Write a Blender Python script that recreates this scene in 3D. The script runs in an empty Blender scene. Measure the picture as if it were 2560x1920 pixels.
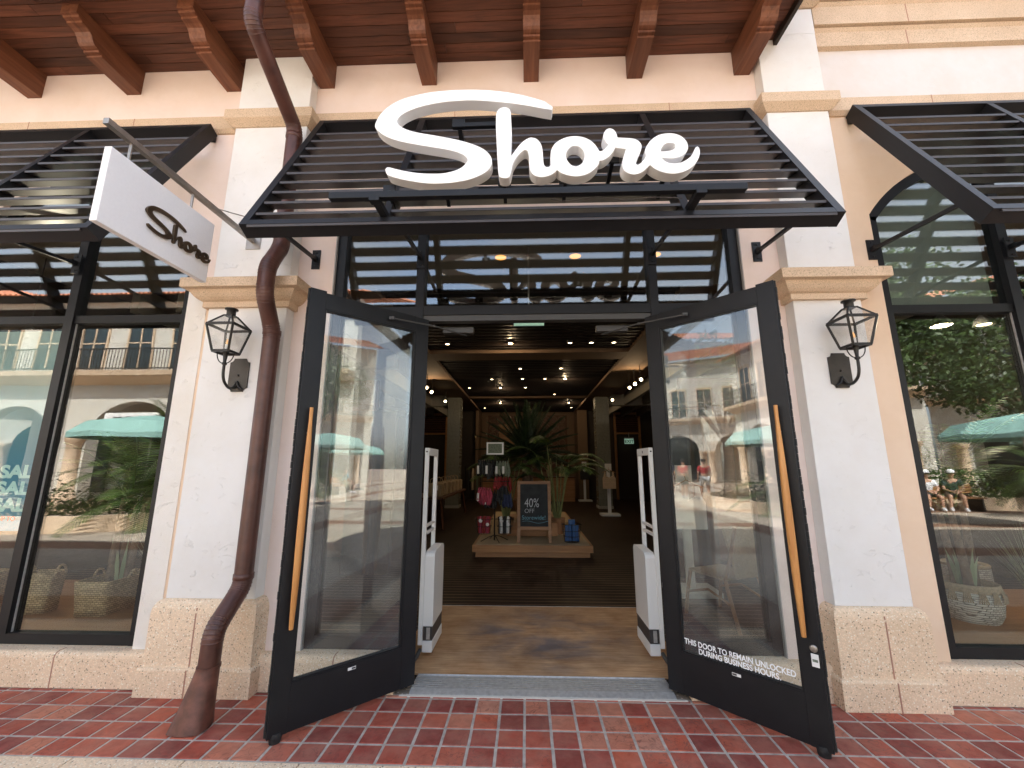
import bpy, bmesh, math, random
from mathutils import Vector, Matrix
random.seed(7)
R = math.radians
scene = bpy.context.scene
COL = scene.collection

# ------------------------------------------------------------------ camera
cam_data = bpy.data.cameras.new('camera')
cam = bpy.data.objects.new('camera', cam_data)
COL.objects.link(cam)
cam_data.sensor_width = 36.0
cam_data.lens = 14.563
cam_data.clip_start = 0.05
cam_data.clip_end = 500
cam.location = (0, 0, 1.5)
cam.rotation_euler = (R(90 + 11.103), 0, R(2.058))
scene.camera = cam

# ------------------------------------------------------------------ sky, sun, exposure
SUN_EL, SUN_AZ = 50.0, 14.0          # azimuth measured from +Y (behind the shop) towards +X
world = bpy.data.worlds.new('World')
scene.world = world
world.use_nodes = True
wn = world.node_tree.nodes
wl = world.node_tree.links
bg = wn['Background']
sky = wn.new('ShaderNodeTexSky')
sky.sky_type = 'NISHITA'
sky.sun_disc = False
sky.sun_elevation = R(SUN_EL)
sky.sun_rotation = R(SUN_AZ)
sky.air_density = 1.0
sky.dust_density = 3.5
sky.ozone_density = 0.8
# thin broken cloud over the clear sky
ctc = wn.new('ShaderNodeTexCoord')
cmp_ = wn.new('ShaderNodeMapping'); cmp_.inputs['Scale'].default_value = (1.6, 1.6, 3.5)
wl.new(ctc.outputs['Generated'], cmp_.inputs['Vector'])
cno = wn.new('ShaderNodeTexNoise'); cno.inputs['Scale'].default_value = 1.6; cno.inputs['Detail'].default_value = 7; cno.inputs['Roughness'].default_value = 0.6
wl.new(cmp_.outputs[0], cno.inputs['Vector'])
crp = wn.new('ShaderNodeValToRGB')
crp.color_ramp.elements[0].position = 0.36; crp.color_ramp.elements[0].color = (0.25, 0.25, 0.25, 1)
crp.color_ramp.elements[1].position = 0.62; crp.color_ramp.elements[1].color = (0.9, 0.9, 0.9, 1)
wl.new(cno.outputs['Fac'], crp.inputs[0])
cbw = wn.new('ShaderNodeRGBToBW'); wl.new(sky.outputs[0], cbw.inputs[0])
cml = wn.new('ShaderNodeMath'); cml.operation = 'MULTIPLY'; cml.inputs[1].default_value = 1.3
wl.new(cbw.outputs[0], cml.inputs[0])
cmx = wn.new('ShaderNodeMix'); cmx.data_type = 'RGBA'
wl.new(crp.outputs[0], cmx.inputs[0]); wl.new(sky.outputs[0], cmx.inputs[6])
ccl = wn.new('ShaderNodeVectorMath'); ccl.operation = 'SCALE'; ccl.inputs[0].default_value = (0.93, 1.0, 1.10)
wl.new(cml.outputs[0], ccl.inputs['Scale']); wl.new(ccl.outputs[0], cmx.inputs[7])
wl.new(cmx.outputs[2], bg.inputs[0])
bg.inputs[1].default_value = 0.14
sd = bpy.data.lights.new('sun', 'SUN')
sd.energy = 4.6
sd.angle = R(0.5)
sd.color = (1.0, 0.965, 0.91)
sun = bpy.data.objects.new('sun', sd)
COL.objects.link(sun)
_d = Vector((math.sin(R(SUN_AZ)) * math.cos(R(SUN_EL)), math.cos(R(SUN_AZ)) * math.cos(R(SUN_EL)), math.sin(R(SUN_EL))))
sun.rotation_euler = _d.to_track_quat('Z', 'Y').to_euler()
vs = scene.view_settings
vs.view_transform = 'Standard'
vs.look = 'None'
vs.exposure = 2.45
vs.gamma = 1.0
scene.cycles.max_bounces = 10
scene.cycles.diffuse_bounces = 5
scene.cycles.glossy_bounces = 5
scene.cycles.transparent_max_bounces = 24
scene.cycles.sample_clamp_indirect = 6.0
scene.cycles.caustics_reflective = False
scene.cycles.caustics_refractive = False

# ------------------------------------------------------------------ materials
def new_mat(name):
    m = bpy.data.materials.new(name)
    m.use_nodes = True
    nt = m.node_tree
    return m, nt.nodes, nt.links, nt.nodes['Principled BSDF']

def ramp(N, stops, interp='LINEAR'):
    r = N.new('ShaderNodeValToRGB')
    cr = r.color_ramp
    cr.interpolation = interp
    while len(cr.elements) < len(stops):
        cr.elements.new(0.5)
    for e, (p, c) in zip(cr.elements, stops):
        e.position = p
        e.color = (c[0], c[1], c[2], 1) if len(c) == 3 else c
    return r

def coords(N, L, scale=(1, 1, 1), rot=(0, 0, 0)):
    tc = N.new('ShaderNodeTexCoord')
    mp = N.new('ShaderNodeMapping')
    mp.inputs['Scale'].default_value = scale
    mp.inputs['Rotation'].default_value = rot
    L.new(tc.outputs['Object'], mp.inputs['Vector'])
    return mp.outputs[0]

def noise(N, L, vec, scale, detail=4, rough=0.55, dist=0.0):
    n = N.new('ShaderNodeTexNoise')
    n.inputs['Scale'].default_value = scale
    n.inputs['Detail'].default_value = detail
    n.inputs['Roughness'].default_value = rough
    n.inputs['Distortion'].default_value = dist
    L.new(vec, n.inputs['Vector'])
    return n.outputs['Fac']

def bump(N, L, bsdf, height, strength, dist=0.01, prev=None):
    b = N.new('ShaderNodeBump')
    b.inputs['Strength'].default_value = strength
    b.inputs['Distance'].default_value = dist
    L.new(height, b.inputs['Height'])
    if prev is not None:
        L.new(prev, b.inputs['Normal'])
    L.new(b.outputs[0], bsdf.inputs['Normal'])
    return b.outputs[0]

def mixc(N, L, fac, a, b, mode='MIX'):
    m = N.new('ShaderNodeMix')
    m.data_type = 'RGBA'
    m.blend_type = mode
    for idx, v in ((0, fac), (6, a), (7, b)):
        s = m.inputs[idx]
        if hasattr(v, 'is_linked') or hasattr(v, 'links'):
            L.new(v, s)
        elif idx == 0:
            s.default_value = v
        else:
            s.default_value = (v[0], v[1], v[2], 1)
    return m.outputs[2]

def plain(name, c, rough=0.5, metal=0.0, var=0.0, vscale=6.0, bmp=0.0, bscale=40, spec=None):
    m, N, L, b = new_mat(name)
    b.inputs['Base Color'].default_value = (*c, 1)
    b.inputs['Roughness'].default_value = rough
    b.inputs['Metallic'].default_value = metal
    if spec is not None:
        b.inputs['Specular IOR Level'].default_value = spec
    if var or bmp:
        v = coords(N, L)
    if var:
        f = noise(N, L, v, vscale, 5)
        r = ramp(N, [(0.3, [x * (1 - var) for x in c]), (0.7, [min(1, x * (1 + var)) for x in c])])
        L.new(f, r.inputs[0])
        L.new(r.outputs[0], b.inputs['Base Color'])
    if bmp:
        bump(N, L, b, noise(N, L, v, bscale, 5), bmp, 0.004)
    return m

def stucco(name, c, chips=0.5, grain=0.25, warm=(1.0, 0.96, 0.9)):
    m, N, L, b = new_mat(name)
    b.inputs['Roughness'].default_value = 0.88
    b.inputs['Specular IOR Level'].default_value = 0.25
    v = coords(N, L)
    f = noise(N, L, v, 1.7, 6, 0.65)
    r = ramp(N, [(0.3, [c[i] * 0.93 * warm[i] for i in range(3)]), (0.62, c)])
    L.new(f, r.inputs[0])
    f2 = noise(N, L, v, 26, 3)
    r2 = ramp(N, [(0.66, (1, 1, 1)), (0.78, (0.86, 0.84, 0.8))])
    L.new(f2, r2.inputs[0])
    L.new(mixc(N, L, 0.35, r.outputs[0], r2.outputs[0], 'MULTIPLY'), b.inputs['Base Color'])
    # fine sand grain, then shallow trowel marks with a sharp lower lip
    n1 = bump(N, L, b, noise(N, L, v, 170, 3), grain, 0.0025)
    vv = coords(N, L, (7, 7, 11))
    tn = noise(N, L, vv, 1.0, 4, 0.6, 1.6)
    tr = ramp(N, [(0.635, (0, 0, 0)), (0.655, (1, 1, 1)), (0.71, (0.4, 0.4, 0.4)), (0.95, (0, 0, 0))])
    L.new(tn, tr.inputs[0])
    n2 = bump(N, L, b, tr.outputs[0], chips, 0.006, n1)
    bump(N, L, b, noise(N, L, v, 5.5, 2), 0.25, 0.02, n2)
    return m

def speckle_stone(name, c, dark=0.55, scale=170):
    m, N, L, b = new_mat(name)
    b.inputs['Roughness'].default_value = 0.85
    v = coords(N, L)
    f = noise(N, L, v, scale, 2, 0.6)
    r = ramp(N, [(0.33, [x * dark for x in c]), (0.47, c), (0.6, c), (0.75, [min(1, x * 1.25) for x in c])])
    L.new(f, r.inputs[0])
    g = noise(N, L, v, 3.0, 5)
    gr = ramp(N, [(0.3, (0.82, 0.79, 0.74)), (0.65, (1, 1, 1))])
    L.new(g, gr.inputs[0])
    L.new(mixc(N, L, 0.8, r.outputs[0], gr.outputs[0], 'MULTIPLY'), b.inputs['Base Color'])
    bump(N, L, b, f, 0.25, 0.003)
    return m

def aggregate(name, base, scale=85.0, joints=None, bands=False):
    m, N, L, b = new_mat(name)
    b.inputs['Roughness'].default_value = 0.8
    v = coords(N, L)
    vo = N.new('ShaderNodeTexVoronoi')
    vo.inputs['Scale'].default_value = scale
    L.new(v, vo.inputs['Vector'])
    sep = N.new('ShaderNodeSeparateColor')
    L.new(vo.outputs['Color'], sep.inputs[0])
    pick = ramp(N, [(0.0, [x * 1.0 for x in base]), (0.42, [x * 1.12 for x in base]), (0.66, (0.84, 0.70, 0.53)),
                    (0.80, (0.88, 0.82, 0.70)), (0.88, (0.42, 0.29, 0.19)), (0.945, (0.20, 0.16, 0.13)), (0.97, (0.5, 0.38, 0.25))], 'CONSTANT')
    L.new(sep.outputs[0], pick.inputs[0])
    edge = ramp(N, [(0.35, (0, 0, 0)), (0.55, (1, 1, 1))])
    L.new(vo.outputs['Distance'], edge.inputs[0])
    col = mixc(N, L, edge.outputs[0], pick.outputs[0], [x * 0.92 for x in base])
    g = noise(N, L, v, 2.2, 5)
    gr = ramp(N, [(0.3, (0.86, 0.83, 0.8)), (0.65, (1, 1, 1))])
    L.new(g, gr.inputs[0])
    col = mixc(N, L, 0.8, col, gr.outputs[0], 'MULTIPLY')
    if joints:
        br = N.new('ShaderNodeTexBrick')
        br.offset = 0.0
        br.inputs['Scale'].default_value = 1.0
        br.inputs['Mortar Size'].default_value = 0.005
        br.inputs['Brick Width'].default_value = joints[0]
        br.inputs['Row Height'].default_value = joints[1]
        br.inputs['Color1'].default_value = (1, 1, 1, 1)
        br.inputs['Color2'].default_value = (0.93, 0.93, 0.93, 1)
        br.inputs['Mortar'].default_value = (0.3, 0.27, 0.25, 1)
        L.new(v, br.inputs['Vector'])
        col = mixc(N, L, 1.0, col, br.outputs[0], 'MULTIPLY')
    if bands:
        # paving bands laid across the plaza (real colour of the pavers)
        sx = N.new('ShaderNodeSeparateXYZ')
        L.new(v, sx.inputs[0])
        md = N.new('ShaderNodeMath'); md.operation = 'PINGPONG'
        md.inputs[1].default_value = 1.7
        L.new(sx.outputs[1], md.inputs[0])
        br = ramp(N, [(0.0, (1, 1, 1)), (0.35, (1, 1, 1)), (0.36, (0.62, 0.38, 0.30))], 'CONSTANT')
        dv = N.new('ShaderNodeMath'); dv.operation = 'DIVIDE'; dv.inputs[1].default_value = 1.7
        L.new(md.outputs[0], dv.inputs[0])
        lt = ramp(N, [(0.0, (1, 1, 1)), (0.78, (1, 1, 1)), (0.79, (0.60, 0.40, 0.32))], 'CONSTANT')
        L.new(dv.outputs[0], lt.inputs[0])
        col = mixc(N, L, 1.0, col, lt.outputs[0], 'MULTIPLY')
    L.new(col, b.inputs['Base Color'])
    bump(N, L, b, vo.outputs['Distance'], 0.35, 0.003)
    return m

def wood(name, c_dark, c_light, axis=0, rough=0.5, tint=0.0, scale=1.0, spec=0.4):
    m, N, L, b = new_mat(name)
    b.inputs['Roughness'].default_value = rough
    b.inputs['Specular IOR Level'].default_value = spec
    s = [22 * scale] * 3
    s[axis] = 1.6 * scale
    v = coords(N, L, s)
    at = N.new('ShaderNodeAttribute')
    at.attribute_name = 'tint'
    add = N.new('ShaderNodeVectorMath'); add.operation = 'ADD'
    sc = N.new('ShaderNodeVectorMath'); sc.operation = 'SCALE'
    cb = N.new('ShaderNodeCombineXYZ')
    for i in range(3):
        L.new(at.outputs['Fac'], cb.inputs[i])
    L.new(cb.outputs[0], sc.inputs[0]); sc.inputs['Scale'].default_value = 37.0
    L.new(v, add.inputs[0]); L.new(sc.outputs[0], add.inputs[1])
    f = noise(N, L, add.outputs[0], 1.0, 7, 0.62, 0.9)
    r = ramp(N, [(0.28, c_dark), (0.5, [(c_dark[i] + c_light[i]) / 2 for i in range(3)]), (0.72, c_light)])
    L.new(f, r.inputs[0])
    col = r.outputs[0]
    if tint:
        tr = ramp(N, [(0.0, [1 - tint] * 3), (1.0, [1 + tint * 0.6] * 3)])
        L.new(at.outputs['Fac'], tr.inputs[0])
        col = mixc(N, L, 1.0, col, tr.outputs[0], 'MULTIPLY')
    L.new(col, b.inputs['Base Color'])
    bump(N, L, b, f, 0.18, 0.003)
    return m

def glass(name, tint=(0.86, 0.9, 0.88), f0=0.075, rough=0.0, dust=0.0):
    m = bpy.data.materials.new(name)
    m.use_nodes = True
    N, L = m.node_tree.nodes, m.node_tree.links
    N.clear()
    out = N.new('ShaderNodeOutputMaterial')
    tr = N.new('ShaderNodeBsdfTransparent'); tr.inputs[0].default_value = (*tint, 1)
    gl = N.new('ShaderNodeBsdfGlossy'); gl.inputs['Roughness'].default_value = rough
    lw = N.new('ShaderNodeLayerWeight'); lw.inputs[0].default_value = 0.5
    p = N.new('ShaderNodeMath'); p.operation = 'POWER'; p.inputs[1].default_value = 5.0
    L.new(lw.outputs['Facing'], p.inputs[0])
    ma = N.new('ShaderNodeMath'); ma.operation = 'MULTIPLY_ADD'
    ma.inputs[1].default_value = 1 - f0; ma.inputs[2].default_value = f0
    L.new(p.outputs[0], ma.inputs[0])
    # slight waviness of real float glass
    tc = N.new('ShaderNodeTexCoord')
    nz = N.new('ShaderNodeTexNoise'); nz.inputs['Scale'].default_value = 1.3; nz.inputs['Detail'].default_value = 1
    L.new(tc.outputs['Object'], nz.inputs['Vector'])
    bp = N.new('ShaderNodeBump'); bp.inputs['Strength'].default_value = 0.05; bp.inputs['Distance'].default_value = 0.02
    L.new(nz.outputs[0], bp.inputs['Height']); L.new(bp.outputs[0], gl.inputs['Normal'])
    mx = N.new('ShaderNodeMixShader')
    L.new(ma.outputs[0], mx.inputs[0]); L.new(tr.outputs[0], mx.inputs[1]); L.new(gl.outputs[0], mx.inputs[2])
    last = mx
    if dust:
        df = N.new('ShaderNodeBsdfDiffuse'); df.inputs[0].default_value = (0.7, 0.7, 0.68, 1)
        n2 = N.new('ShaderNodeTexNoise'); n2.inputs['Scale'].default_value = 3.0; n2.inputs['Detail'].default_value = 6
        L.new(tc.outputs['Object'], n2.inputs['Vector'])
        r2 = ramp(N, [(0.35, (0, 0, 0)), (0.75, (dust, dust, dust))])
        L.new(n2.outputs[0], r2.inputs[0])
        m2 = N.new('ShaderNodeMixShader')
        L.new(r2.outputs[0], m2.inputs[0]); L.new(mx.outputs[0], m2.inputs[1]); L.new(df.outputs[0], m2.inputs[2])
        last = m2
    L.new(last.outputs[0], out.inputs[0])
    return m

def emit(name, c, s):
    m, N, L, b = new_mat(name)
    b.inputs['Base Color'].default_value = (*c, 1)
    b.inputs['Emission Color'].default_value = (*c, 1)
    b.inputs['Emission Strength'].default_value = s
    return m

def leafm(name, c1, c2, rough=0.5, scale=3.0, trans=0.0):
    m, N, L, b = new_mat(name)
    b.inputs['Roughness'].default_value = rough
    at = N.new('ShaderNodeAttribute'); at.attribute_name = 'tint'
    r = ramp(N, [(0.0, c1), (1.0, c2)])
    L.new(at.outputs['Fac'], r.inputs[0])
    L.new(r.outputs[0], b.inputs['Base Color'])
    return m

M = {}
M['pink'] = stucco('pink_stucco', (0.80, 0.675, 0.62), 0.2, 0.12)
M['white'] = stucco('white_stucco', (0.75, 0.74, 0.725), 0.55, 0.22, (1.0, 0.975, 0.94))
M['white_pink'] = stucco('pinkish_white_stucco', (0.69, 0.65, 0.63), 0.3, 0.2)  # pinker wall paint, also darkened so the sky-lit upper wall does not clip
M['rough_white'] = stucco('rough_white_stucco', (0.77, 0.75, 0.72), 0.6, 1.0)
M['tan'] = stucco('tan_stucco', (0.74, 0.57, 0.43), 0.15, 0.15)
M['stone'] = speckle_stone('cast_stone', (0.65, 0.49, 0.345))
M['agg'] = aggregate('exposed_aggregate', (0.80, 0.61, 0.43), 105)
M['joint'] = plain('reddish_joint', (0.38, 0.20, 0.14), 0.9)
M['soffit'] = wood('soffit_boards', (0.055, 0.018, 0.0095), (0.20, 0.072, 0.038), 0, 0.55, 0.5)
M['rafter'] = wood('rafter_timber', (0.095, 0.031, 0.015), (0.245, 0.093, 0.046), 1, 0.5, 0.2)
M['black'] = plain('black_metal', (0.0075, 0.0078, 0.0095), 0.45, 0.0, 0.15, 9, 0.03, 300, 0.32)
M['slat'] = plain('louvre_metal', (0.045, 0.037, 0.036), 0.38, 0.0, 0.1, 9)
M['grey_edge'] = plain('grey_sealant', (0.36, 0.35, 0.34), 0.8)
M['copper'] = plain('brown_copper', (0.082, 0.031, 0.022), 0.38, 0.1, 0.3, 9, 0.05, 60)
M['patina'] = plain('copper_shoe', (0.13, 0.05, 0.034), 0.5, 0.1, 0.4, 14, 0.08, 50)
M['sign_white'] = plain('white_sign_paint', (0.86, 0.86, 0.86), 0.45, 0, 0.015, 3)
M['sign_side'] = plain('cream_letter_return', (0.66, 0.62, 0.56), 0.5)
M['panel_white'] = plain('white_panel_paint', (0.84, 0.825, 0.83), 0.5, 0, 0.02, 60, 0.06, 300)
M['bronze'] = plain('polished_bronze', (0.12, 0.085, 0.055), 0.28, 0.85)
M['steel'] = plain('brushed_steel', (0.34, 0.31, 0.28), 0.38, 0.85, 0.1, 30)
M['alu'] = plain('grey_aluminium', (0.50, 0.49, 0.48), 0.45, 0.5, 0.15, 40)
M['white_plastic'] = plain('white_plastic', (0.78, 0.78, 0.78), 0.35)
M['grey_plastic'] = plain('grey_plastic', (0.05, 0.05, 0.05), 0.45)
M['dark_plastic'] = plain('dark_plastic', (0.05, 0.045, 0.045), 0.5)
M['rubber'] = plain('black_rubber', (0.012, 0.012, 0.012), 0.7)
M['handle'] = wood('oiled_handle_wood', (0.42, 0.17, 0.045), (0.66, 0.33, 0.11), 2, 0.4, 0.0, 1.0)
M['glass'] = glass('window_glass', (0.90, 0.925, 0.90), 0.09)
M['upper_glass'] = glass('boosted_reflection_glass', (0.86, 0.89, 0.87), 0.15)  # same glass as the lower panes, reflectance raised to brighten the mirrored sky strips
M['door_glass'] = glass('door_glass', (0.92, 0.945, 0.935), 0.065, 0.0, 0.06)
M['lamp_glass'] = glass('lantern_glass', (0.93, 0.92, 0.9), 0.06, 0.03, 0.5)
M['iron'] = plain('lantern_iron', (0.018, 0.016, 0.014), 0.45, 0.2, 0.2, 30)
M['iron_plate'] = plain('lantern_plate_iron', (0.04, 0.034, 0.03), 0.4, 0.3, 0.2, 20)
M['white_text'] = plain('white_vinyl', (0.85, 0.85, 0.85), 0.5)
M['roof'] = plain('terracotta_tile', (0.42, 0.16, 0.085), 0.75, 0, 0.35, 4)
M['shop_floor'] = None
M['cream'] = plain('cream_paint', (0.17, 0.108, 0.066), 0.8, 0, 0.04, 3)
M['soffit_grey'] = plain('pale_ceiling_board', (0.36, 0.34, 0.30), 0.85)
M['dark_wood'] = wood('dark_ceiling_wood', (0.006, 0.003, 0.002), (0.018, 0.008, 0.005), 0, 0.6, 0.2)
M['red_wood'] = wood('reddish_door_wood', (0.05, 0.018, 0.008), (0.13, 0.05, 0.022), 0, 0.5)
M['oak'] = wood('light_oak', (0.30, 0.135, 0.05), (0.46, 0.235, 0.10), 0, 0.5, 0.2, 0.6)
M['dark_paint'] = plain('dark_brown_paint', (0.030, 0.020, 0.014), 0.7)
M['sand'] = plain('sandy_top', (0.52, 0.40, 0.25), 0.95, 0, 0.25, 60, 0.3, 200)
M['slate'] = plain('chalkboard_slate', (0.030, 0.032, 0.033), 0.75, 0, 0.35, 7)
M['chalk'] = plain('white_chalk', (0.62, 0.64, 0.66), 0.9)
M['chalk_blue'] = plain('blue_chalk', (0.22, 0.50, 0.60), 0.9)
M['blind'] = plain('pale_blind', (0.30, 0.33, 0.30), 0.85)
M['lamp_flame'] = emit('small_pilot_flame', (1.0, 0.55, 0.2), 0.12)
M['frond_dark'] = leafm('dark_frond', (0.006, 0.014, 0.005), (0.030, 0.058, 0.016))
M['frond'] = leafm('green_frond', (0.018, 0.045, 0.010), (0.11, 0.17, 0.030))
M['leaf'] = leafm('oak_leaf', (0.018, 0.040, 0.010), (0.075, 0.125, 0.028))
M['hedge'] = leafm('shrub_leaf', (0.02, 0.05, 0.012), (0.09, 0.15, 0.03))
M['grass_blade'] = leafm('grass_blade', (0.10, 0.15, 0.07), (0.28, 0.34, 0.20))
M['trunk'] = plain('palm_trunk', (0.13, 0.085, 0.055), 0.9, 0, 0.4, 25, 0.5, 40)
M['stem'] = plain('pale_green_stem', (0.22, 0.24, 0.09), 0.6, 0, 0.3, 12)
M['terracotta'] = plain('terracotta_pot', (0.34, 0.17, 0.08), 0.8, 0, 0.15, 10)
M['wire'] = plain('dark_wire', (0.02, 0.018, 0.016), 0.4, 0.5)
M['blue_bag'] = plain('blue_packet', (0.02, 0.09, 0.26), 0.35, 0, 0.3, 40)
M['pink_cloth'] = plain('pink_patterned_knit', (0.36, 0.05, 0.09), 0.85, 0, 0.5, 60)
M['black_cloth'] = plain('black_patterned_knit', (0.025, 0.026, 0.028), 0.85, 0, 0.9, 50)
M['green_cloth'] = plain('sage_knit', (0.16, 0.19, 0.14), 0.85, 0, 0.3, 40)
M['red_cloth'] = plain('red_knit', (0.28, 0.03, 0.03), 0.85, 0, 0.4, 50)
M['cream_cloth'] = plain('cream_floral_cloth', (0.58, 0.44, 0.30), 0.9, 0, 0.25, 50)
M['paper'] = plain('white_paper', (0.75, 0.74, 0.72), 0.7)
M['burlap'] = plain('natural_straw', (0.36, 0.27, 0.17), 0.9, 0, 0.25, 60)
M['teal'] = plain('teal_canvas', (0.27, 0.47, 0.42), 0.8, 0, 0.06, 3)
M['skin'] = plain('skin', (0.48, 0.27, 0.18), 0.55)
M['hair'] = plain('dark_hair', (0.02, 0.013, 0.01), 0.6)
M['red_shirt'] = plain('red_shirt', (0.50, 0.025, 0.03), 0.85)
M['white_shirt'] = plain('white_shirt', (0.75, 0.75, 0.77), 0.85)
M['navy_shirt'] = plain('navy_shirt', (0.03, 0.04, 0.09), 0.85)
M['dark_shirt'] = plain('dark_green_shirt', (0.03, 0.05, 0.045), 0.85)
M['teal_shirt'] = plain('teal_shirt', (0.04, 0.30, 0.38), 0.85)
M['shorts_dark'] = plain('dark_shorts', (0.03, 0.03, 0.032), 0.85)
M['shorts_white'] = plain('white_shorts', (0.62, 0.62, 0.62), 0.85)
M['khaki'] = plain('khaki_shorts', (0.40, 0.32, 0.22), 0.85)
M['wall_ext'] = stucco('opposite_stucco', (0.56, 0.535, 0.48), 0.7, 0.4)
M['dark_glass'] = plain('dark_window_glass', (0.03, 0.045, 0.05), 0.06)
M['ground'] = aggregate('plaza_aggregate', (0.43, 0.36, 0.29), 60, (0.78, 0.72), True)
M['lamp_on'] = emit('warm_lamp', (1.0, 0.78, 0.45), 4.0)
M['lamp_amber'] = emit('amber_lamp', (1.0, 0.38, 0.04), 0.45)
M['exit_on'] = emit('lit_exit_sign', (0.55, 0.9, 0.7), 0.05)
M['exit_letters'] = plain('green_exit_letters', (0.01, 0.16, 0.07), 0.5)

def m_basket(name, c, vertical=60.0, rows=75.0):
    m, N, L, b = new_mat(name)
    b.inputs['Roughness'].default_value = 0.85
    tc = N.new('ShaderNodeTexCoord')
    sx = N.new('ShaderNodeSeparateXYZ'); L.new(tc.outputs['Object'], sx.inputs[0])
    ad = N.new('ShaderNodeMath'); ad.operation = 'ADD'; L.new(sx.outputs[0], ad.inputs[0]); L.new(sx.outputs[1], ad.inputs[1])
    cb = N.new('ShaderNodeCombineXYZ'); L.new(ad.outputs[0], cb.inputs[0]); L.new(sx.outputs[2], cb.inputs[1])
    n = noise(N, L, tc.outputs['Object'], 14, 3)
    of = N.new('ShaderNodeVectorMath'); of.operation = 'SCALE'; of.inputs['Scale'].default_value = 0.012
    cn = N.new('ShaderNodeCombineXYZ'); L.new(n, cn.inputs[0]); L.new(n, cn.inputs[1]); L.new(cn.outputs[0], of.inputs[0])
    av = N.new('ShaderNodeVectorMath'); av.operation = 'ADD'; L.new(cb.outputs[0], av.inputs[0]); L.new(of.outputs[0], av.inputs[1])
    br = N.new('ShaderNodeTexBrick'); br.inputs['Scale'].default_value = 1.0
    br.inputs['Brick Width'].default_value = 0.034; br.inputs['Row Height'].default_value = 0.017; br.inputs['Mortar Size'].default_value = 0.0035; br.inputs['Mortar Smooth'].default_value = 1.0
    br.inputs['Color1'].default_value = (*[x * 0.75 for x in c], 1); br.inputs['Color2'].default_value = (*[min(1, x * 1.2) for x in c], 1); br.inputs['Mortar'].default_value = (*[x * 0.3 for x in c], 1)
    L.new(av.outputs[0], br.inputs['Vector'])
    L.new(br.outputs['Color'], b.inputs['Base Color'])
    inv = N.new('ShaderNodeMath'); inv.operation = 'SUBTRACT'; inv.inputs[0].default_value = 1.0; L.new(br.outputs['Fac'], inv.inputs[1])
    bump(N, L, b, inv.outputs[0], 0.8, 0.012)
    return m
M['basket'] = m_basket('woven_seagrass', (0.60, 0.43, 0.24))
M['basket_white'] = m_basket('woven_white_rope', (0.74, 0.70, 0.63))

def m_tiles():
    m, N, L, b = new_mat('glazed_quarry_tile')
    at = N.new('ShaderNodeAttribute'); at.attribute_name = 'tint'
    b.inputs['Specular IOR Level'].default_value = 0.14
    r = ramp(N, [(0.0, (0.21, 0.037, 0.032)), (0.16, (0.28, 0.052, 0.040)), (0.32, (0.35, 0.066, 0.042)), (0.46, (0.40, 0.095, 0.058)),
                 (0.58, (0.29, 0.078, 0.058)), (0.70, (0.46, 0.155, 0.095)), (0.82, (0.44, 0.085, 0.044)), (0.92, (0.50, 0.21, 0.14)), (0.97, (0.24, 0.046, 0.040))], 'CONSTANT')
    L.new(at.outputs['Fac'], r.inputs[0])
    v = coords(N, L)
    n = noise(N, L, v, 16, 5, 0.6, 0.7)
    rr = ramp(N, [(0.3, (0.72, 0.66, 0.66)), (0.55, (1, 1, 1)), (0.8, (1.25, 1.15, 1.1))])
    L.new(n, rr.inputs[0])
    col = mixc(N, L, 0.9, r.outputs[0], rr.outputs[0], 'MULTIPLY')
    # dried water rings and worn patches
    w = noise(N, L, v, 9.0, 2, 0.5, 2.2)
    ring = ramp(N, [(0.50, (0, 0, 0)), (0.53, (1, 1, 1)), (0.56, (0, 0, 0))])
    L.new(w, ring.inputs[0])
    big = noise(N, L, v, 1.6, 3)
    br = ramp(N, [(0.44, (0, 0, 0)), (0.54, (0.75, 0.75, 0.75))])
    L.new(big, br.inputs[0])
    mm = mixc(N, L, 1.0, ring.outputs[0], br.outputs[0], 'MULTIPLY')
    col = mixc(N, L, mm, col, (0.10, 0.03, 0.028))
    dusty = noise(N, L, v, 5, 6, 0.7)
    dr = ramp(N, [(0.40, (0.08, 0.08, 0.08)), (0.75, (0.42, 0.42, 0.42))])
    L.new(dusty, dr.inputs[0])
    col = mixc(N, L, dr.outputs[0], col, (0.48, 0.26, 0.19))
    L.new(col, b.inputs['Base Color'])
    ro = ramp(N, [(0.3, (0.32, 0.32, 0.32)), (0.7, (0.6, 0.6, 0.6))])
    L.new(noise(N, L, v, 11, 5), ro.inputs[0])
    L.new(ro.outputs[0], b.inputs['Roughness'])
    bump(N, L, b, noise(N, L, v, 22, 3), 0.12, 0.01)
    return m
M['tile'] = m_tiles()
M['grout'] = plain('grey_grout', (0.43, 0.37, 0.32), 0.9, 0, 0.25, 20, 0.3, 150)

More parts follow.
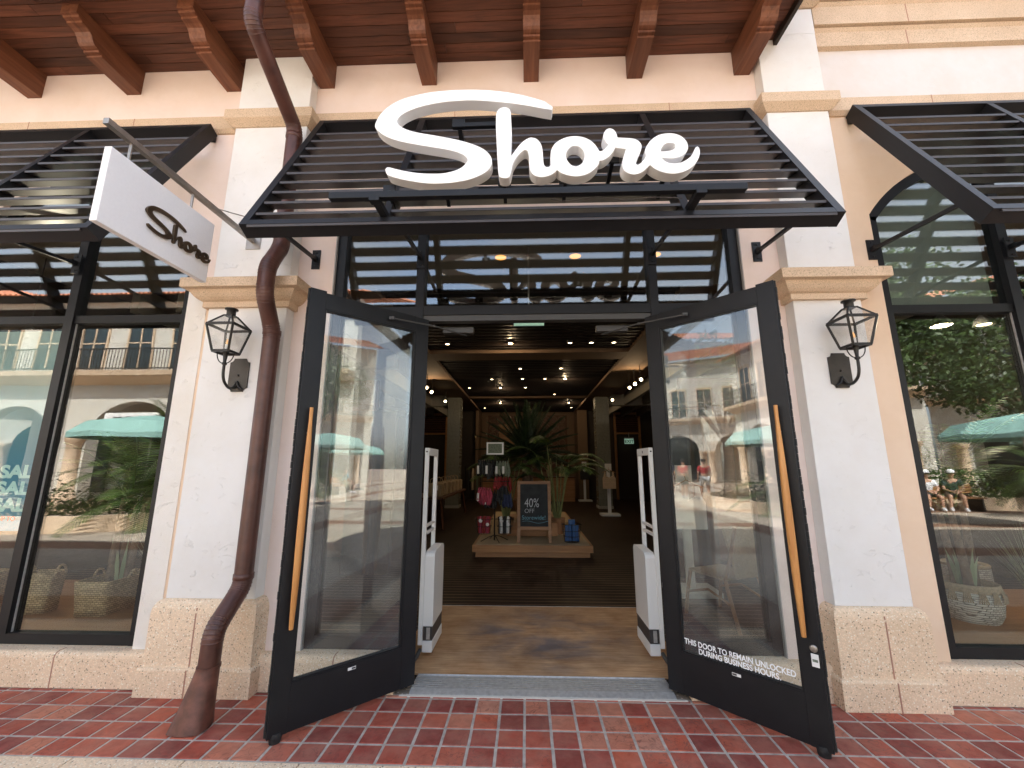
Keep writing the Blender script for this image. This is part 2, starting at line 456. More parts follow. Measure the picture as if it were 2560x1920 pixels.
def m_floor():
    m, N, L, b = new_mat('dark_plank_floor')
    v0 = coords(N, L)
    sh = N.new('ShaderNodeVectorMath'); sh.operation = 'ADD'; sh.inputs[1].default_value = (11.0, 0.03, 0.0)
    L.new(v0, sh.inputs[0]); v = sh.outputs[0]
    br = N.new('ShaderNodeTexBrick')
    br.inputs['Scale'].default_value = 1.0
    br.inputs['Brick Width'].default_value = 40.0
    br.inputs['Row Height'].default_value = 0.11
    br.inputs['Mortar Size'].default_value = 0.006
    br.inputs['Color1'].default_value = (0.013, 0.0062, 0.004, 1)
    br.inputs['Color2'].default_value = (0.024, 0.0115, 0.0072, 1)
    br.inputs['Mortar'].default_value = (0.24, 0.16, 0.11, 1)
    L.new(v, br.inputs['Vector'])
    s = coords(N, L, (2, 30, 30))
    f = noise(N, L, s, 1, 6)
    r = ramp(N, [(0.3, (0.75, 0.75, 0.75)), (0.7, (1.2, 1.2, 1.2))])
    L.new(f, r.inputs[0])
    L.new(mixc(N, L, 1.0, br.outputs[0], r.outputs[0], 'MULTIPLY'), b.inputs['Base Color'])
    b.inputs['Roughness'].default_value = 0.5
    b.inputs['Specular IOR Level'].default_value = 0.12
    return m
M['shop_floor'] = m_floor()

def m_mat():
    m, N, L, b = new_mat('coir_entrance_mat')
    b.inputs['Roughness'].default_value = 0.97
    b.inputs['Specular IOR Level'].default_value = 0.1
    v = coords(N, L)
    s = coords(N, L, (4, 60, 60))
    f = noise(N, L, s, 1.0, 6, 0.7)
    r = ramp(N, [(0.25, (0.36, 0.20, 0.10)), (0.75, (0.72, 0.47, 0.27))])
    L.new(f, r.inputs[0])
    g = noise(N, L, coords(N, L, (1.6, 2.4, 1)), 1.15, 5, 0.55, 0.5)
    gr = ramp(N, [(0.40, (0, 0, 0)), (0.63, (0.92, 0.92, 0.92))])
    L.new(g, gr.inputs[0])
    # damp grey stain in the middle of the mat
    mp = N.new('ShaderNodeVectorMath'); mp.operation = 'DISTANCE'
    L.new(v, mp.inputs[0]); mp.inputs[1].default_value = (0.05, -0.02, 0)
    dr = ramp(N, [(0.45, (1, 1, 1)), (0.85, (0, 0, 0))])
    L.new(mp.outputs['Value'], dr.inputs[0])
    st = mixc(N, L, 1.0, gr.outputs[0], dr.outputs[0], 'MULTIPLY')
    col = mixc(N, L, st, r.outputs[0], (0.20, 0.165, 0.16))
    h = noise(N, L, v, 3.5, 5)
    hr = ramp(N, [(0.3, (0.66, 0.57, 0.5)), (0.6, (1, 1, 1))])
    L.new(h, hr.inputs[0])
    L.new(mixc(N, L, 0.8, col, hr.outputs[0], 'MULTIPLY'), b.inputs['Base Color'])
    bump(N, L, b, noise(N, L, v, 260, 2), 0.6, 0.004)
    return m
M['coir'] = m_mat()

def m_mosaic():
    m, N, L, b = new_mat('grey_mosaic')
    v = coords(N, L, (1, 1, 1), (R(90), 0, 0))
    br = N.new('ShaderNodeTexBrick')
    br.offset = 0
    br.inputs['Scale'].default_value = 1
    br.inputs['Brick Width'].default_value = 0.05
    br.inputs['Row Height'].default_value = 0.05
    br.inputs['Mortar Size'].default_value = 0.004
    br.inputs['Color1'].default_value = (0.16, 0.17, 0.145, 1)
    br.inputs['Color2'].default_value = (0.20, 0.205, 0.18, 1)
    br.inputs['Mortar'].default_value = (0.28, 0.27, 0.24, 1)
    L.new(v, br.inputs['Vector'])
    L.new(br.outputs[0], b.inputs['Base Color'])
    b.inputs['Roughness'].default_value = 0.22
    return m
M['mosaic'] = m_mosaic()

def m_poster():
    m, N, L, b = new_mat('sale_poster_paper')
    v = coords(N, L)
    sx = N.new('ShaderNodeSeparateXYZ'); L.new(v, sx.inputs[0])
    mr = N.new('ShaderNodeMapRange'); mr.inputs[1].default_value = -0.92; mr.inputs[2].default_value = 0.75
    L.new(sx.outputs[2], mr.inputs[0])
    # printed gradient of the poster itself
    r = ramp(N, [(0.0, (0.10, 0.42, 0.75)), (0.06, (0.10, 0.42, 0.75)), (0.061, (0.14, 0.34, 0.50)), (0.3, (0.05, 0.24, 0.38)), (0.55, (0.14, 0.33, 0.40)), (1.0, (0.36, 0.45, 0.42))])
    L.new(mr.outputs[0], r.inputs[0])
    L.new(r.outputs[0], b.inputs['Base Color'])
    b.inputs['Roughness'].default_value = 0.5
    return m
M['poster'] = m_poster()
M['poster_text'] = plain('pale_aqua_print', (0.62, 0.92, 0.92), 0.5)
M['red_text'] = plain('red_print', (0.55, 0.06, 0.05), 0.5)

# ------------------------------------------------------------------ mesh builder
class MB:
    def __init__(s):
        s.v = []; s.f = []; s.t = []; s.sm = []
    def add(s, vs, fs, tint=None, smooth=False):
        o = len(s.v)
        t = random.random() if tint is None else tint
        s.v += [tuple(p) for p in vs]
        for f in fs:
            s.f.append(tuple(i + o for i in f)); s.t.append(t); s.sm.append(smooth)
        return s
    def box(s, x0, x1, y0, y1, z0, z1, bev=0.0, tint=None):
        x0, x1 = min(x0, x1), max(x0, x1); y0, y1 = min(y0, y1), max(y0, y1); z0, z1 = min(z0, z1), max(z0, z1)
        if bev <= 0:
            vs = [(x0, y0, z0), (x1, y0, z0), (x1, y1, z0), (x0, y1, z0), (x0, y0, z1), (x1, y0, z1), (x1, y1, z1), (x0, y1, z1)]
            return s.add(vs, [(0, 3, 2, 1), (4, 5, 6, 7), (0, 1, 5, 4), (1, 2, 6, 5), (2, 3, 7, 6), (3, 0, 4, 7)], tint)
        bm = bmesh.new()
        bmesh.ops.create_cube(bm, size=1.0)
        for p in bm.verts:
            p.co = Vector(((x0 + x1) / 2 + p.co.x * (x1 - x0), (y0 + y1) / 2 + p.co.y * (y1 - y0), (z0 + z1) / 2 + p.co.z * (z1 - z0)))
        b = min(bev, 0.45 * min(x1 - x0, y1 - y0, z1 - z0))
        bmesh.ops.bevel(bm, geom=bm.edges[:], offset=b, segments=2, profile=0.6, affect='EDGES')
        return s.bm(bm, tint)
    def bm(s, bm, tint=None, smooth=False):
        bm.verts.index_update()
        s.add([p.co[:] for p in bm.verts], [[p.index for p in f.verts] for f in bm.faces], tint, smooth)
        bm.free()
        return s
    def obox(s, c, ax, ay, az, hx, hy, hz, tint=None):
        c = Vector(c); ax = Vector(ax).normalized() * hx; ay = Vector(ay).normalized() * hy; az = Vector(az).normalized() * hz
        vs = [c + sx * ax + sy * ay + sz * az for sz in (-1, 1) for sx, sy in ((-1, -1), (1, -1), (1, 1), (-1, 1))]
        return s.add(vs, [(0, 3, 2, 1), (4, 5, 6, 7), (0, 1, 5, 4), (1, 2, 6, 5), (2, 3, 7, 6), (3, 0, 4, 7)], tint)
    def bar(s, a, b, w, h, up=(0, 0, 1), tint=None):
        a = Vector(a); b = Vector(b); d = b - a; L = d.length; d.normalize()
        u = Vector(up); x = d.cross(u)
        if x.length < 1e-4:
            x = d.cross(Vector((1, 0, 0)))
        x.normalize(); u = x.cross(d)
        return s.obox((a + b) / 2, d, x, u, L / 2, w / 2, h / 2, tint)
    def tube(s, path, r, n=10, tint=None, caps=True):
        P = [Vector(p) for p in path]
        rr = r if isinstance(r, (list, tuple)) else [r] * len(P)
        vs = []; fs = []; ref = None
        for i, p in enumerate(P):
            d = (P[min(i + 1, len(P) - 1)] - P[max(i - 1, 0)]).normalized()
            if ref is None:
                ref = d.orthogonal().normalized()
            ref = (ref - d * ref.dot(d))
            if ref.length < 1e-6:
                ref = d.orthogonal()
            ref.normalize(); q = d.cross(ref)
            for k in range(n):
                a = 2 * math.pi * k / n
                vs.append(p + (ref * math.cos(a) + q * math.sin(a)) * rr[i])
        for i in range(len(P) - 1):
            for k in range(n):
                k2 = (k + 1) % n
                fs.append((i * n + k, i * n + k2, (i + 1) * n + k2, (i + 1) * n + k))
        s.add(vs, fs, tint, True)
        if caps:
            m = (len(P) - 1) * n
            s.add([vs[k] for k in range(n)], [tuple(reversed(range(n)))], tint)
            s.add([vs[m + k] for k in range(n)], [tuple(range(n))], tint)
        return s
    def lathe(s, prof, c=(0, 0, 0), n=24, tint=None, cap=True):
        vs = []; fs = []
        for r, z in prof:
            for k in range(n):
                a = 2 * math.pi * k / n
                vs.append((c[0] + r * math.cos(a), c[1] + r * math.sin(a), c[2] + z))
        for i in range(len(prof) - 1):
            for k in range(n):
                k2 = (k + 1) % n
                fs.append((i * n + k, i * n + k2, (i + 1) * n + k2, (i + 1) * n + k))
        s.add(vs, fs, tint, True)
        if cap:
            s.add(vs[:n], [tuple(reversed(range(n)))], tint)
            s.add(vs[-n:], [tuple(range(n))], tint)
        return s
    def prism(s, pts, axis, a0, a1, tint=None):
        """convex or simple polygon pts (2D in the remaining axes, in xyz order) pushed along axis"""
        def mk(p, a):
            l = list(p); l.insert(axis, a); return tuple(l)
        n = len(pts)
        vs = [mk(p, a0) for p in pts] + [mk(p, a1) for p in pts]
        fs = [tuple(range(n)), tuple(reversed(range(n, 2 * n)))] + [(i, i + n, (i + 1) % n + n, (i + 1) % n) for i in range(n)]
        return s.add(vs, fs, tint)
    def collar(s, x0, x1, yf, yb, prof, tint=None):
        """moulding wrapped round three sides of a pier: prof = [(offset, z)...]"""
        vs = []; fs = []
        for o, z in prof:
            vs += [(x0 - o, yb, z), (x0 - o, yf - o, z), (x1 + o, yf - o, z), (x1 + o, yb, z)]
        k = len(prof)
        for i in range(k - 1):
            for j in range(3):
                a = i * 4 + j
                fs.append((a, a + 1, a + 5, a + 4))
        fs.append((0, 3, 2, 1)); m = (k - 1) * 4; fs.append((m, m + 1, m + 2, m + 3))
        fs.append(tuple(i * 4 for i in range(k)))
        fs.append(tuple(i * 4 + 3 for i in reversed(range(k))))
        return s.add(vs, fs, tint)
    def sphere(s, c, r, n=10, tint=None, sc=(1, 1, 1)):
        bm = bmesh.new()
        bmesh.ops.create_uvsphere(bm, u_segments=n, v_segments=max(4, n * 2 // 3), radius=1.0)
        for p in bm.verts:
            p.co = Vector((c[0] + p.co.x * r * sc[0], c[1] + p.co.y * r * sc[1], c[2] + p.co.z * r * sc[2]))
        return s.bm(bm, tint, True)
    def build(s, name, mat, parent=None, normals=True):
        off = Vector((0, 0, 0))
        if parent is not None and parent.get('wloc') is not None:
            off = Vector(parent['wloc'])
        me = bpy.data.meshes.new(name)
        me.from_pydata([tuple(Vector(p) - off) for p in s.v], [], s.f)
        mats = mat if isinstance(mat, (list, tuple)) else [mat]
        for q in mats:
            me.materials.append(q)
        at = me.attributes.new('tint', 'FLOAT', 'FACE')
        at.data.foreach_set('value', s.t)
        me.polygons.foreach_set('use_smooth', s.sm)
        if normals:
            bm = bmesh.new(); bm.from_mesh(me)
            bmesh.ops.recalc_face_normals(bm, faces=bm.faces[:])
            bm.to_mesh(me); bm.free()
        me.update()
        o = bpy.data.objects.new(name, me)
        COL.objects.link(o)
        if parent is not None:
            o.parent = parent
            if parent.get('wloc') is not None:
                o['wloc'] = list(off)
        return o

WL = {}
def tag(o, label=None, cat=None, group=None, kind=None):
    if label: o['label'] = label
    if cat: o['category'] = cat
    if group: o['group'] = group
    if kind: o['kind'] = kind
    return o
def thing(name, label, cat, loc=(0, 0, 0), rz=0.0, group=None, world_coords=True):
    """Empty at the thing's base. With world_coords the parts are given in world coordinates."""
    o = bpy.data.objects.new(name, None)
    COL.objects.link(o)
    o.empty_display_size = 0.1
    o.location = loc; o.rotation_euler = (0, 0, rz)
    if world_coords:
        o['wloc'] = list(loc)
    return tag(o, label, cat, group)
def copy_tree(o, parent=None):
    c = o.copy(); COL.objects.link(c)
    if parent is not None: c.parent = parent
    for ch in list(o.children):
        copy_tree(ch, c)
    return c

def smooth_closed(pts, sub=5, corner=55):
    """Catmull-Rom through a closed outline, sharp turns kept as corners"""
    n = len(pts); out = []
    P = [Vector((p[0], p[1])) for p in pts]
    sharp = []
    for i in range(n):
        a = P[i] - P[i - 1]; b = P[(i + 1) % n] - P[i]
        sharp.append(a.length > 1e-6 and b.length > 1e-6 and math.degrees(a.angle(b)) > corner)
    for i in range(n):
        p1 = P[i]; p2 = P[(i + 1) % n]
        d = (p2 - p1)
        m1 = d if sharp[i] else (P[(i + 1) % n] - P[i - 1]) / 2
        m2 = d if sharp[(i + 1) % n] else (P[(i + 2) % n] - p1) / 2
        if m1.length > 1e-9: m1 = m1.normalized() * d.length
        if m2.length > 1e-9: m2 = m2.normalized() * d.length
        for k in range(sub):
            t = k / sub; t2 = t * t; t3 = t2 * t
            out.append((2 * t3 - 3 * t2 + 1) * p1 + (t3 - 2 * t2 + t) * m1 + (-2 * t3 + 3 * t2) * p2 + (t3 - t2) * m2)
    return out

def outline_mesh(name, loops, depth, mat, bevel=0.0, side_mat=None):
    """filled outline with holes, extruded; front face at local z=+depth/2 (plane XY). Returns a linked object."""
    cu = bpy.data.curves.new(name + '_curve', 'CURVE')
    cu.dimensions = '2D'; cu.fill_mode = 'BOTH'
    cu.extrude = depth / 2 - bevel; cu.bevel_depth = bevel; cu.bevel_resolution = 1
    for lp in loops:
        sp = cu.splines.new('POLY'); sp.points.add(len(lp) - 1); sp.use_cyclic_u = True
        for q, p in zip(sp.points, lp):
            q.co = (p[0], p[1], 0, 1)
    tmp = bpy.data.objects.new(name + '_tmp', cu)
    COL.objects.link(tmp)
    dg = bpy.context.evaluated_depsgraph_get()
    me = bpy.data.meshes.new_from_object(tmp.evaluated_get(dg))
    bpy.data.objects.remove(tmp); bpy.data.curves.remove(cu)
    me.name = name; me.materials.clear(); me.materials.append(mat)
    if side_mat:
        me.materials.append(side_mat)
    for p in me.polygons:
        p.use_smooth = False
        if side_mat and abs(p.normal.z) < 0.5: p.material_index = 1
    o = bpy.data.objects.new(name, me); COL.objects.link(o)
    return o

def text_mesh(name, body, size, mat, depth=0.001, bold=0.0, align='LEFT', space=1.0):
    cu = bpy.data.curves.new(name + '_font', 'FONT')
    cu.body = body; cu.size = size; cu.extrude = depth; cu.offset = bold; cu.align_x = align; cu.space_character = space
    cu.resolution_u = 6
    tmp = bpy.data.objects.new(name + '_tmp', cu); COL.objects.link(tmp)
    dg = bpy.context.evaluated_depsgraph_get()
    me = bpy.data.meshes.new_from_object(tmp.evaluated_get(dg))
    bpy.data.objects.remove(tmp); bpy.data.curves.remove(cu)
    me.name = name; me.materials.clear(); me.materials.append(mat)
    o = bpy.data.objects.new(name, me); COL.objects.link(o)
    return o
def place(o, parent, M4):
    """bake a matrix into a mesh and parent it without transform (parent-local coordinates)"""
    off = Vector(parent['wloc']) if parent is not None and parent.get('wloc') is not None else Vector((0, 0, 0))
    o.data.transform(Matrix.Translation(-off) @ M4)
    if M4.determinant() < 0: o.data.flip_normals()
    o.parent = parent
    return o
# plane XY of an outline -> world XZ seen from the camera side (front towards -Y)
def XZ(y, x=0, z=0, s=1.0):
    return Matrix(((s, 0, 0, x), (0, 0, -s, y), (0, s, 0, z), (0, 0, 0, 1)))

# ================================================================== THE SHOP BUILDING
shop = thing('shop_building', 'pink and white stucco shop with stone capitals, timber soffit and wide open entrance', 'building', (0, 3.15, 0))
YW, YS, YF = 3.15, 3.05, 3.18        # wall face, pilaster shaft face, window frame face

# ---- walls
MB().box(-1.95, -1.60, YW, 3.27, 0.223, 5.30).box(1.745, 2.08, YW, 3.27, 0.223, 5.30).box(-1.60, 1.745, YW, 3.27, 3.585, 5.30).build('wall', M['pink'], shop)
ARC = [(math.cos(a), math.sin(a)) for a in [R(145.1 - i * (110.2 / 28)) for i in range(29)]]
def arch_wall(x0, x1, z0, z1, o0, o1, cz, rad, y0, y1, mat):
    """wall sheet with an arched opening o0..o1"""
    b = MB(); cx = (o0 + o1) / 2
    pts = [(cx + rad * c, cz + rad * s) for c, s in ARC]
    pts[0] = (o0, pts[0][1]); pts[-1] = (o1, pts[-1][1])
    b.box(x0, o0, y0, y1, z0, z1); b.box(o1, x1, y0, y1, z0, z1)
    for a, c in zip(pts, pts[1:]):
        b.add([(a[0], y0, a[1]), (c[0], y0, c[1]), (c[0], y0, z1), (a[0], y0, z1), (a[0], y1, a[1]), (c[0], y1, c[1]), (c[0], y1, z1), (a[0], y1, z1)],
              [(0, 1, 2, 3), (7, 6, 5, 4), (0, 4, 5, 1), (3, 2, 6, 7)])
    return b.build('wall', mat, shop, normals=False)
arch_wall(2.50, 9.0, 0.223, 4.50, 2.80, 4.84, 2.795, 1.244, YW, 3.27, M['tan'])
arch_wall(-9.0, -2.50, 0.223, 5.30, -4.87, -2.80, 2.795, 1.262, YW, 3.27, M['pink'])
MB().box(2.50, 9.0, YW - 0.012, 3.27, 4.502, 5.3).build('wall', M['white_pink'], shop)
MB().box(-2.80, -2.632, YW - 0.014, YW - 0.001, 0.224, 2.95).build('wall', M['rough_white'], shop)
MB().box(-2.632, -2.612, YW - 0.010, YW - 0.001, 0.224, 2.95).build('wall_joint', M['tan'], shop)
MB().box(-1.601, -1.592, YW + 0.002, YF + 0.08, 0.224, 3.584).build('sealant_strip', M['grey_edge'], shop)
MB().box(1.737, 1.746, YW + 0.002, YF + 0.08, 0.224, 3.584).build('sealant_strip', M['grey_edge'], shop)
# upper shell of the building that shades the walk
MB().box(2.3, 16, 3.3, 12, 4.6, 9.4).build('upper_storey', M['white'], shop)
MB().box(-20, 2.25, 6.0, 12, 4.6, 9.2).build('upper_storey', M['pink'], shop)

# ---- plinth
def plinth(x0, x1):
    pr = [(3.30, 0.0), (3.075, 0.0), (3.075, 0.185), (3.079, 0.203), (3.090, 0.217), (3.108, 0.223), (3.30, 0.226)]
    return MB().prism(pr, 0, x0, x1)
for a, c in ((-9, -2.56), (-1.88, -0.905), (1.06, 2.01), (2.55, 9)):
    plinth(a, c).build('plinth', M['agg'], shop)
for x in (-3.30, -4.45, -1.33, 1.45, 3.2, 4.3):
    MB().prism([(3.0735, 0.0), (3.0735, 0.186), (3.0775, 0.204), (3.089, 0.2185), (3.107, 0.2245), (3.15, 0.2252), (3.15, 0.20), (3.08, 0.1), (3.08, 0.0)], 0, x, x + 0.008).build('plinth_joint', M['joint'], shop)

# ---- pilasters
def pilaster(x0, x1, xj):
    MB().box(x0, x1, YS, 3.20, 0.585, 5.20, 0.006).build('pilaster_shaft', M['white'], shop)
    MB().collar(x0, x1, YS, 3.16, [(0.0, 0.0), (0.072, 0.0), (0.072, 0.160), (0.066, 0.172), (0.052, 0.176), (0.050, 0.185), (0.050, 0.505), (0.046, 0.535), (0.036, 0.562), (0.020, 0.580), (0.0, 0.586)]).build('pilaster_base', M['agg'], shop)
    MB().box(xj, xj + 0.009, YS - 0.0735, YS - 0.06, 0.0, 0.165).box(xj, xj + 0.009, YS - 0.0515, YS - 0.04, 0.178, 0.507).box(xj, xj + 0.009, YS - 0.048, YS - 0.03, 0.5, 0.54).build('base_joint', M['joint'], shop)
    cap = [(0.0, 2.73), (0.030, 2.73), (0.030, 2.775), (0.036, 2.779), (0.050, 2.785), (0.072, 2.803), (0.090, 2.828), (0.100, 2.852), (0.118, 2.857), (0.140, 2.857), (0.144, 2.861), (0.144, 2.931), (0.140, 2.936), (0.0, 2.938)]
    MB().collar(x0, x1, YS, 3.17, cap).build('capital', M['stone'], shop)
    MB().collar(x0, x1, YS, 3.17, [(0.0, 4.404), (0.012, 4.404), (0.064, 4.452), (0.066, 4.456), (0.066, 4.540), (0.062, 4.545), (0.0, 4.547)]).build('pilaster_band', M['stone'], shop)
pilaster(-2.54, -1.90, -2.272)
pilaster(2.032, 2.535, 2.297)
MB().collar(2.032, 2.535, YS, 3.17, [(0, 5.465), (0.012, 5.465), (0.055, 5.50), (0.055, 5.58), (0, 5.585)]).build('pilaster_cap', M['stone'], shop)
MB().box(2.032, 2.535, YS, 3.2, 5.2, 5.46).build('pilaster_shaft', M['white'], shop)

# ---- string course and right-hand cornice
sc = [(3.16, 4.435), (3.135, 4.435), (3.108, 4.465), (3.108, 4.590), (3.16, 4.593)]
for a, c, js in ((-9, -2.55, (-3.55, -4.55)), (-1.89, 2.02, (-0.62, 1.25)), (2.545, 9, (3.45, 4.5))):
    b = MB().prism(sc, 0, a, c)
    b.build('string_course', M['stone'], shop)
    for x in js: MB().box(x, x + 0.006, 3.1068, 3.115, 4.466, 4.592).build('course_joint', M['joint'], shop)
for k, (z0, z1, d) in enumerate(((5.10, 5.285, 0.055), (5.288, 5.515, 0.095), (5.518, 5.62, 0.14))):
    MB().prism([(3.16, z0), (YW - d, z0 + 0.01), (YW - d, z1 - 0.03), (YW - d - 0.018, z1), (3.16, z1)], 0, 2.546, 9).build('cornice', M['stone'], shop)
    b = MB().box(3.345, 3.353, YW - d - 0.001, YW - d + 0.02, z0 + 0.012, z1 - 0.03)
    b.build('cornice_joint', M['joint'], shop)

# ---- eaves: soffit boards, rafters, fascia, roof
b = MB(); y = YW - 0.001
while y > 2.36:
    x = -9.0 - random.random() * 2
    while x < 2.165:
        x2 = min(x + 2.4 + random.random() * 2.2, 2.165)
        b.box(max(x, -9), x2 - 0.003, y - 0.0815, y, 5.14 + random.random() * 0.002, 5.165)
        x = x2
    y -= 0.087
b.build('soffit', M['soffit'], shop)
MB().box(-9, 2.165, 2.36, 3.15, 5.168, 5.19).build('soffit_backing', M['dark_paint'], shop)
MB().box(2.165, 2.195, 2.33, 3.05, 5.085, 5.34).build('barge_board', M['dark_paint'], shop)
MB().box(-9, 2.165, 2.33, 2.358, 5.06, 5.34).build('fascia', M['soffit'], shop)
prof = [(3.16, 4.895), (2.785, 4.895), (2.783, 4.912), (2.757, 4.914), (2.754, 4.930), (2.742, 4.931), (2.722, 4.938), (2.705, 4.952), (2.694, 4.972), (2.686, 4.992), (2.668, 5.010), (2.640, 5.020), (2.604, 5.022), (2.602, 5.038), (2.574, 5.040), (2.570, 5.058), (2.552, 5.060), (2.552, 5.142), (3.16, 5.142)]
bcx = (-4.615, -3.647, -2.688, -1.808, -0.865, 0.059, 0.982, 1.9235)
for i, x in enumerate(bcx):
    MB().prism(prof, 0, x - 0.0675, x + 0.0675).build('rafter_bracket', M['rafter'], shop)
MB().prism([(2.20, 5.345), (6.6, 9.4), (6.6, 9.25), (2.30, 5.28)], 0, -9.4, 2.25).build('roof', M['roof'], shop)

# ---- windows
def pane(name, pts, parent, y=3.214, mat=None):
    return MB().prism(pts, 1, y, y + 0.010).build(name, mat or M['glass'], parent)
def display_window(o0, o1):
    cx = (o0 + o1) / 2; rad = (o1 - o0) / 2 * 1.2196 - 0.001; cz = 2.795
    arc = [(cx + rad * c, cz + rad * s) for c, s in ARC]
    w = 0.075; k = (rad - w) / rad
    inn = [(cx + rad * k * c, cz + rad * k * s) for c, s in ARC]
    b = MB()
    zs = arc[0][1]
    b.box(o0 + 0.001, o0 + w, YF, 3.255, 0.227, zs).box(o1 - w, o1 - 0.001, YF, 3.255, 0.227, zs)
    b.box(o0 + w, o1 - w, YF + 0.003, 3.253, 0.227, 0.297).box(cx - 0.037, cx + 0.037, YF - 0.012, 3.262, 0.297, cz + rad - w)
    b.box(o0 + w, cx - 0.037, YF + 0.004, 3.25, 2.672, 2.738).box(cx + 0.037, o1 - w, YF + 0.004, 3.25, 2.672, 2.738)
    for i in range(len(arc) - 1):
        a, c, d, e = arc[i], arc[i + 1], inn[i + 1], inn[i]
        b.add([(a[0], YF, a[1]), (c[0], YF, c[1]), (d[0], YF, d[1]), (e[0], YF, e[1]), (a[0], 3.255, a[1]), (c[0], 3.255, c[1]), (d[0], 3.255, d[1]), (e[0], 3.255, e[1])],
              [(0, 1, 2, 3), (7, 6, 5, 4), (2, 6, 7, 3), (0, 4, 5, 1)])
    fr = b.build('display_window', M['black'], shop, normals=False)
    g = MB()
    g.box(o0 + w, o0 + w + 0.008, YF + 0.02, 3.21, 0.30, 2.67).box(cx - 0.045, cx - 0.0375, YF + 0.02, 3.21, 0.30, 2.67).box(cx + 0.0375, cx + 0.045, YF + 0.02, 3.21, 0.30, 2.67)
    g.build('glazing_bead', M['alu'], fr)
    for a, c in ((o0 + w, cx - 0.037), (cx + 0.037, o1 - w)):
        pane('glass_pane', [(a, 0.297), (c, 0.297), (c, 2.672), (a, 2.672)], fr)
        top = [p for p in inn if a + 0.004 < p[0] < c - 0.004]
        zl = cz + math.sqrt((rad * k) ** 2 - (a - cx) ** 2) if abs(a - cx) < rad * k else inn[0][1]
        zr = cz + math.sqrt((rad * k) ** 2 - (c - cx) ** 2) if abs(c - cx) < rad * k else inn[-1][1]
        poly = [(a, 2.738), (c, 2.738), (c, zr)] + [p for p in reversed(top)] + [(a, zl)]
        pane('glass_pane', poly, fr, mat=M['upper_glass'])
    return fr
display_window(2.80, 4.84)
display_window(-4.87, -2.80)

b = MB()
b.box(-1.592, -1.520, YF, 3.27, 0.227, 3.583).box(1.664, 1.737, YF, 3.27, 0.227, 3.583)
b.box(-0.905, -0.838, YF - 0.014, 3.275, 0.0, 3.515).box(0.998, 1.062, YF - 0.014, 3.275, 0.0, 3.515)
b.box(-1.520, 1.664, YF + 0.002, 3.268, 3.515, 3.582)
for a, c in ((-1.520, -0.905), (1.062, 1.664)):
    b.box(a, c, YF + 0.003, 3.267, 0.227, 0.310).box(a, c, YF + 0.003, 3.267, 2.700, 2.778)
b.box(-0.838, 0.998, YF - 0.008, 3.272, 2.700, 2.778)
storefront = b.build('storefront_frame', M['black'], shop)
MB().box(-0.838, 0.998, YF + 0.006, 3.26, 2.652, 2.699).build('door_head', M['grey_plastic'], storefront)
for a, c in ((-1.520, -0.905), (1.062, 1.664)):
    pane('glass_pane', [(a, 0.31), (c, 0.31), (c, 2.70), (a, 2.70)], storefront)
for a, c in ((-1.520, -0.905), (-0.838, 0.998), (1.062, 1.664)):
    pane('glass_pane', [(a, 2.778), (c, 2.778), (c, 3.515), (a, 3.515)], storefront, mat=M['upper_glass'])

# ---- the two door leaves, swung open
def door(hinge, ang, side):
    """local x along the leaf from the hinge, y=side*... is the face seen from the street"""
    s = side; t = 0.045; W = 0.895
    def Y(a): return s * a            # a>0 towards the viewer
    b = MB()
    b.box(0.0, 0.108, Y(-t), Y(0), 0.032, 2.648, 0.003).box(0.792, W, Y(-t), Y(0), 0.032, 2.662, 0.003)
    b.box(0.108, 0.792, Y(-t + 0.0015), Y(-0.0015), 2.533, 2.648).box(0.108, 0.792, Y(-t + 0.0015), Y(-0.0015), 0.034, 0.285)
    leaf = b.build('door', M['black'])
    leaf.parent = shop
    leaf.location = Vector(hinge) - Vector(shop['wloc'])
    leaf.rotation_euler = (0, 0, ang)
    def sub(mb, name, mat):
        o = mb.build(name, mat); o.parent = leaf; return o
    sub(MB().box(0.108, 0.792, Y(-0.027), Y(-0.018), 0.285, 2.533), 'glass_pane', M['door_glass'])
    g = MB()
    for yy in ((-0.018, -0.006), (-0.039, -0.027)):
        g.box(0.108, 0.118, Y(yy[0]), Y(yy[1]), 0.285, 2.533).box(0.782, 0.792, Y(yy[0]), Y(yy[1]), 0.285, 2.533)
        g.box(0.118, 0.782, Y(yy[0]), Y(yy[1]), 0.285, 0.295).box(0.118, 0.782, Y(yy[0]), Y(yy[1]), 2.523, 2.533)
    sub(g, 'glazing_bead', M['black'])
    # tapered wooden pull, both faces
    for d in (1, -1):
        base = 0.030 if d > 0 else -t - 0.030
        P = []; rr = []
        for i in range(15):
            f = i / 14
            P.append((0.830, Y(base + d * 0.008 * math.sin(math.pi * f)), 0.578 + f * 1.28)); rr.append(0.011 + 0.0105 * math.sin(math.pi * min(1, f * 1.06 + 0.02)) ** 0.8)
        sub(MB().tube(P, rr, 10, 0.5), 'handle', M['handle'])
        m = MB()
        for z in (0.75, 1.70):
            m.tube([(0.830, Y(base), z), (0.830, Y(0 if d > 0 else -t), z)], 0.008, 8)
        sub(m, 'handle_mount', M['steel'])
    sub(MB().lathe([(0.030, 0.0), (0.036, -0.022), (0.033, -0.028), (0.030, -0.05)], (0, 0, 0), 16), 'door_stop', M['rubber']).location = (0.845, Y(-0.022), 0.05)
    sub(MB().box(0.42, 0.47, Y(0.0), Y(0.0015), 0.250, 0.266), 'maker_plate', M['paper'])
    sub(MB().box(0.422, 0.446, Y(0.0015), Y(0.0022), 0.253, 0.263), 'plate_print', M['dark_plastic'])
    w = MB()
    for i in range(60):
        z = 0.04 + i * 0.0437
        w.box(W, W + 0.006 + random.random() * 0.004, Y(-0.030), Y(-0.015), z, z + 0.0415)
    sub(w, 'brush_seal', M['rubber'])
    return leaf, sub, Y
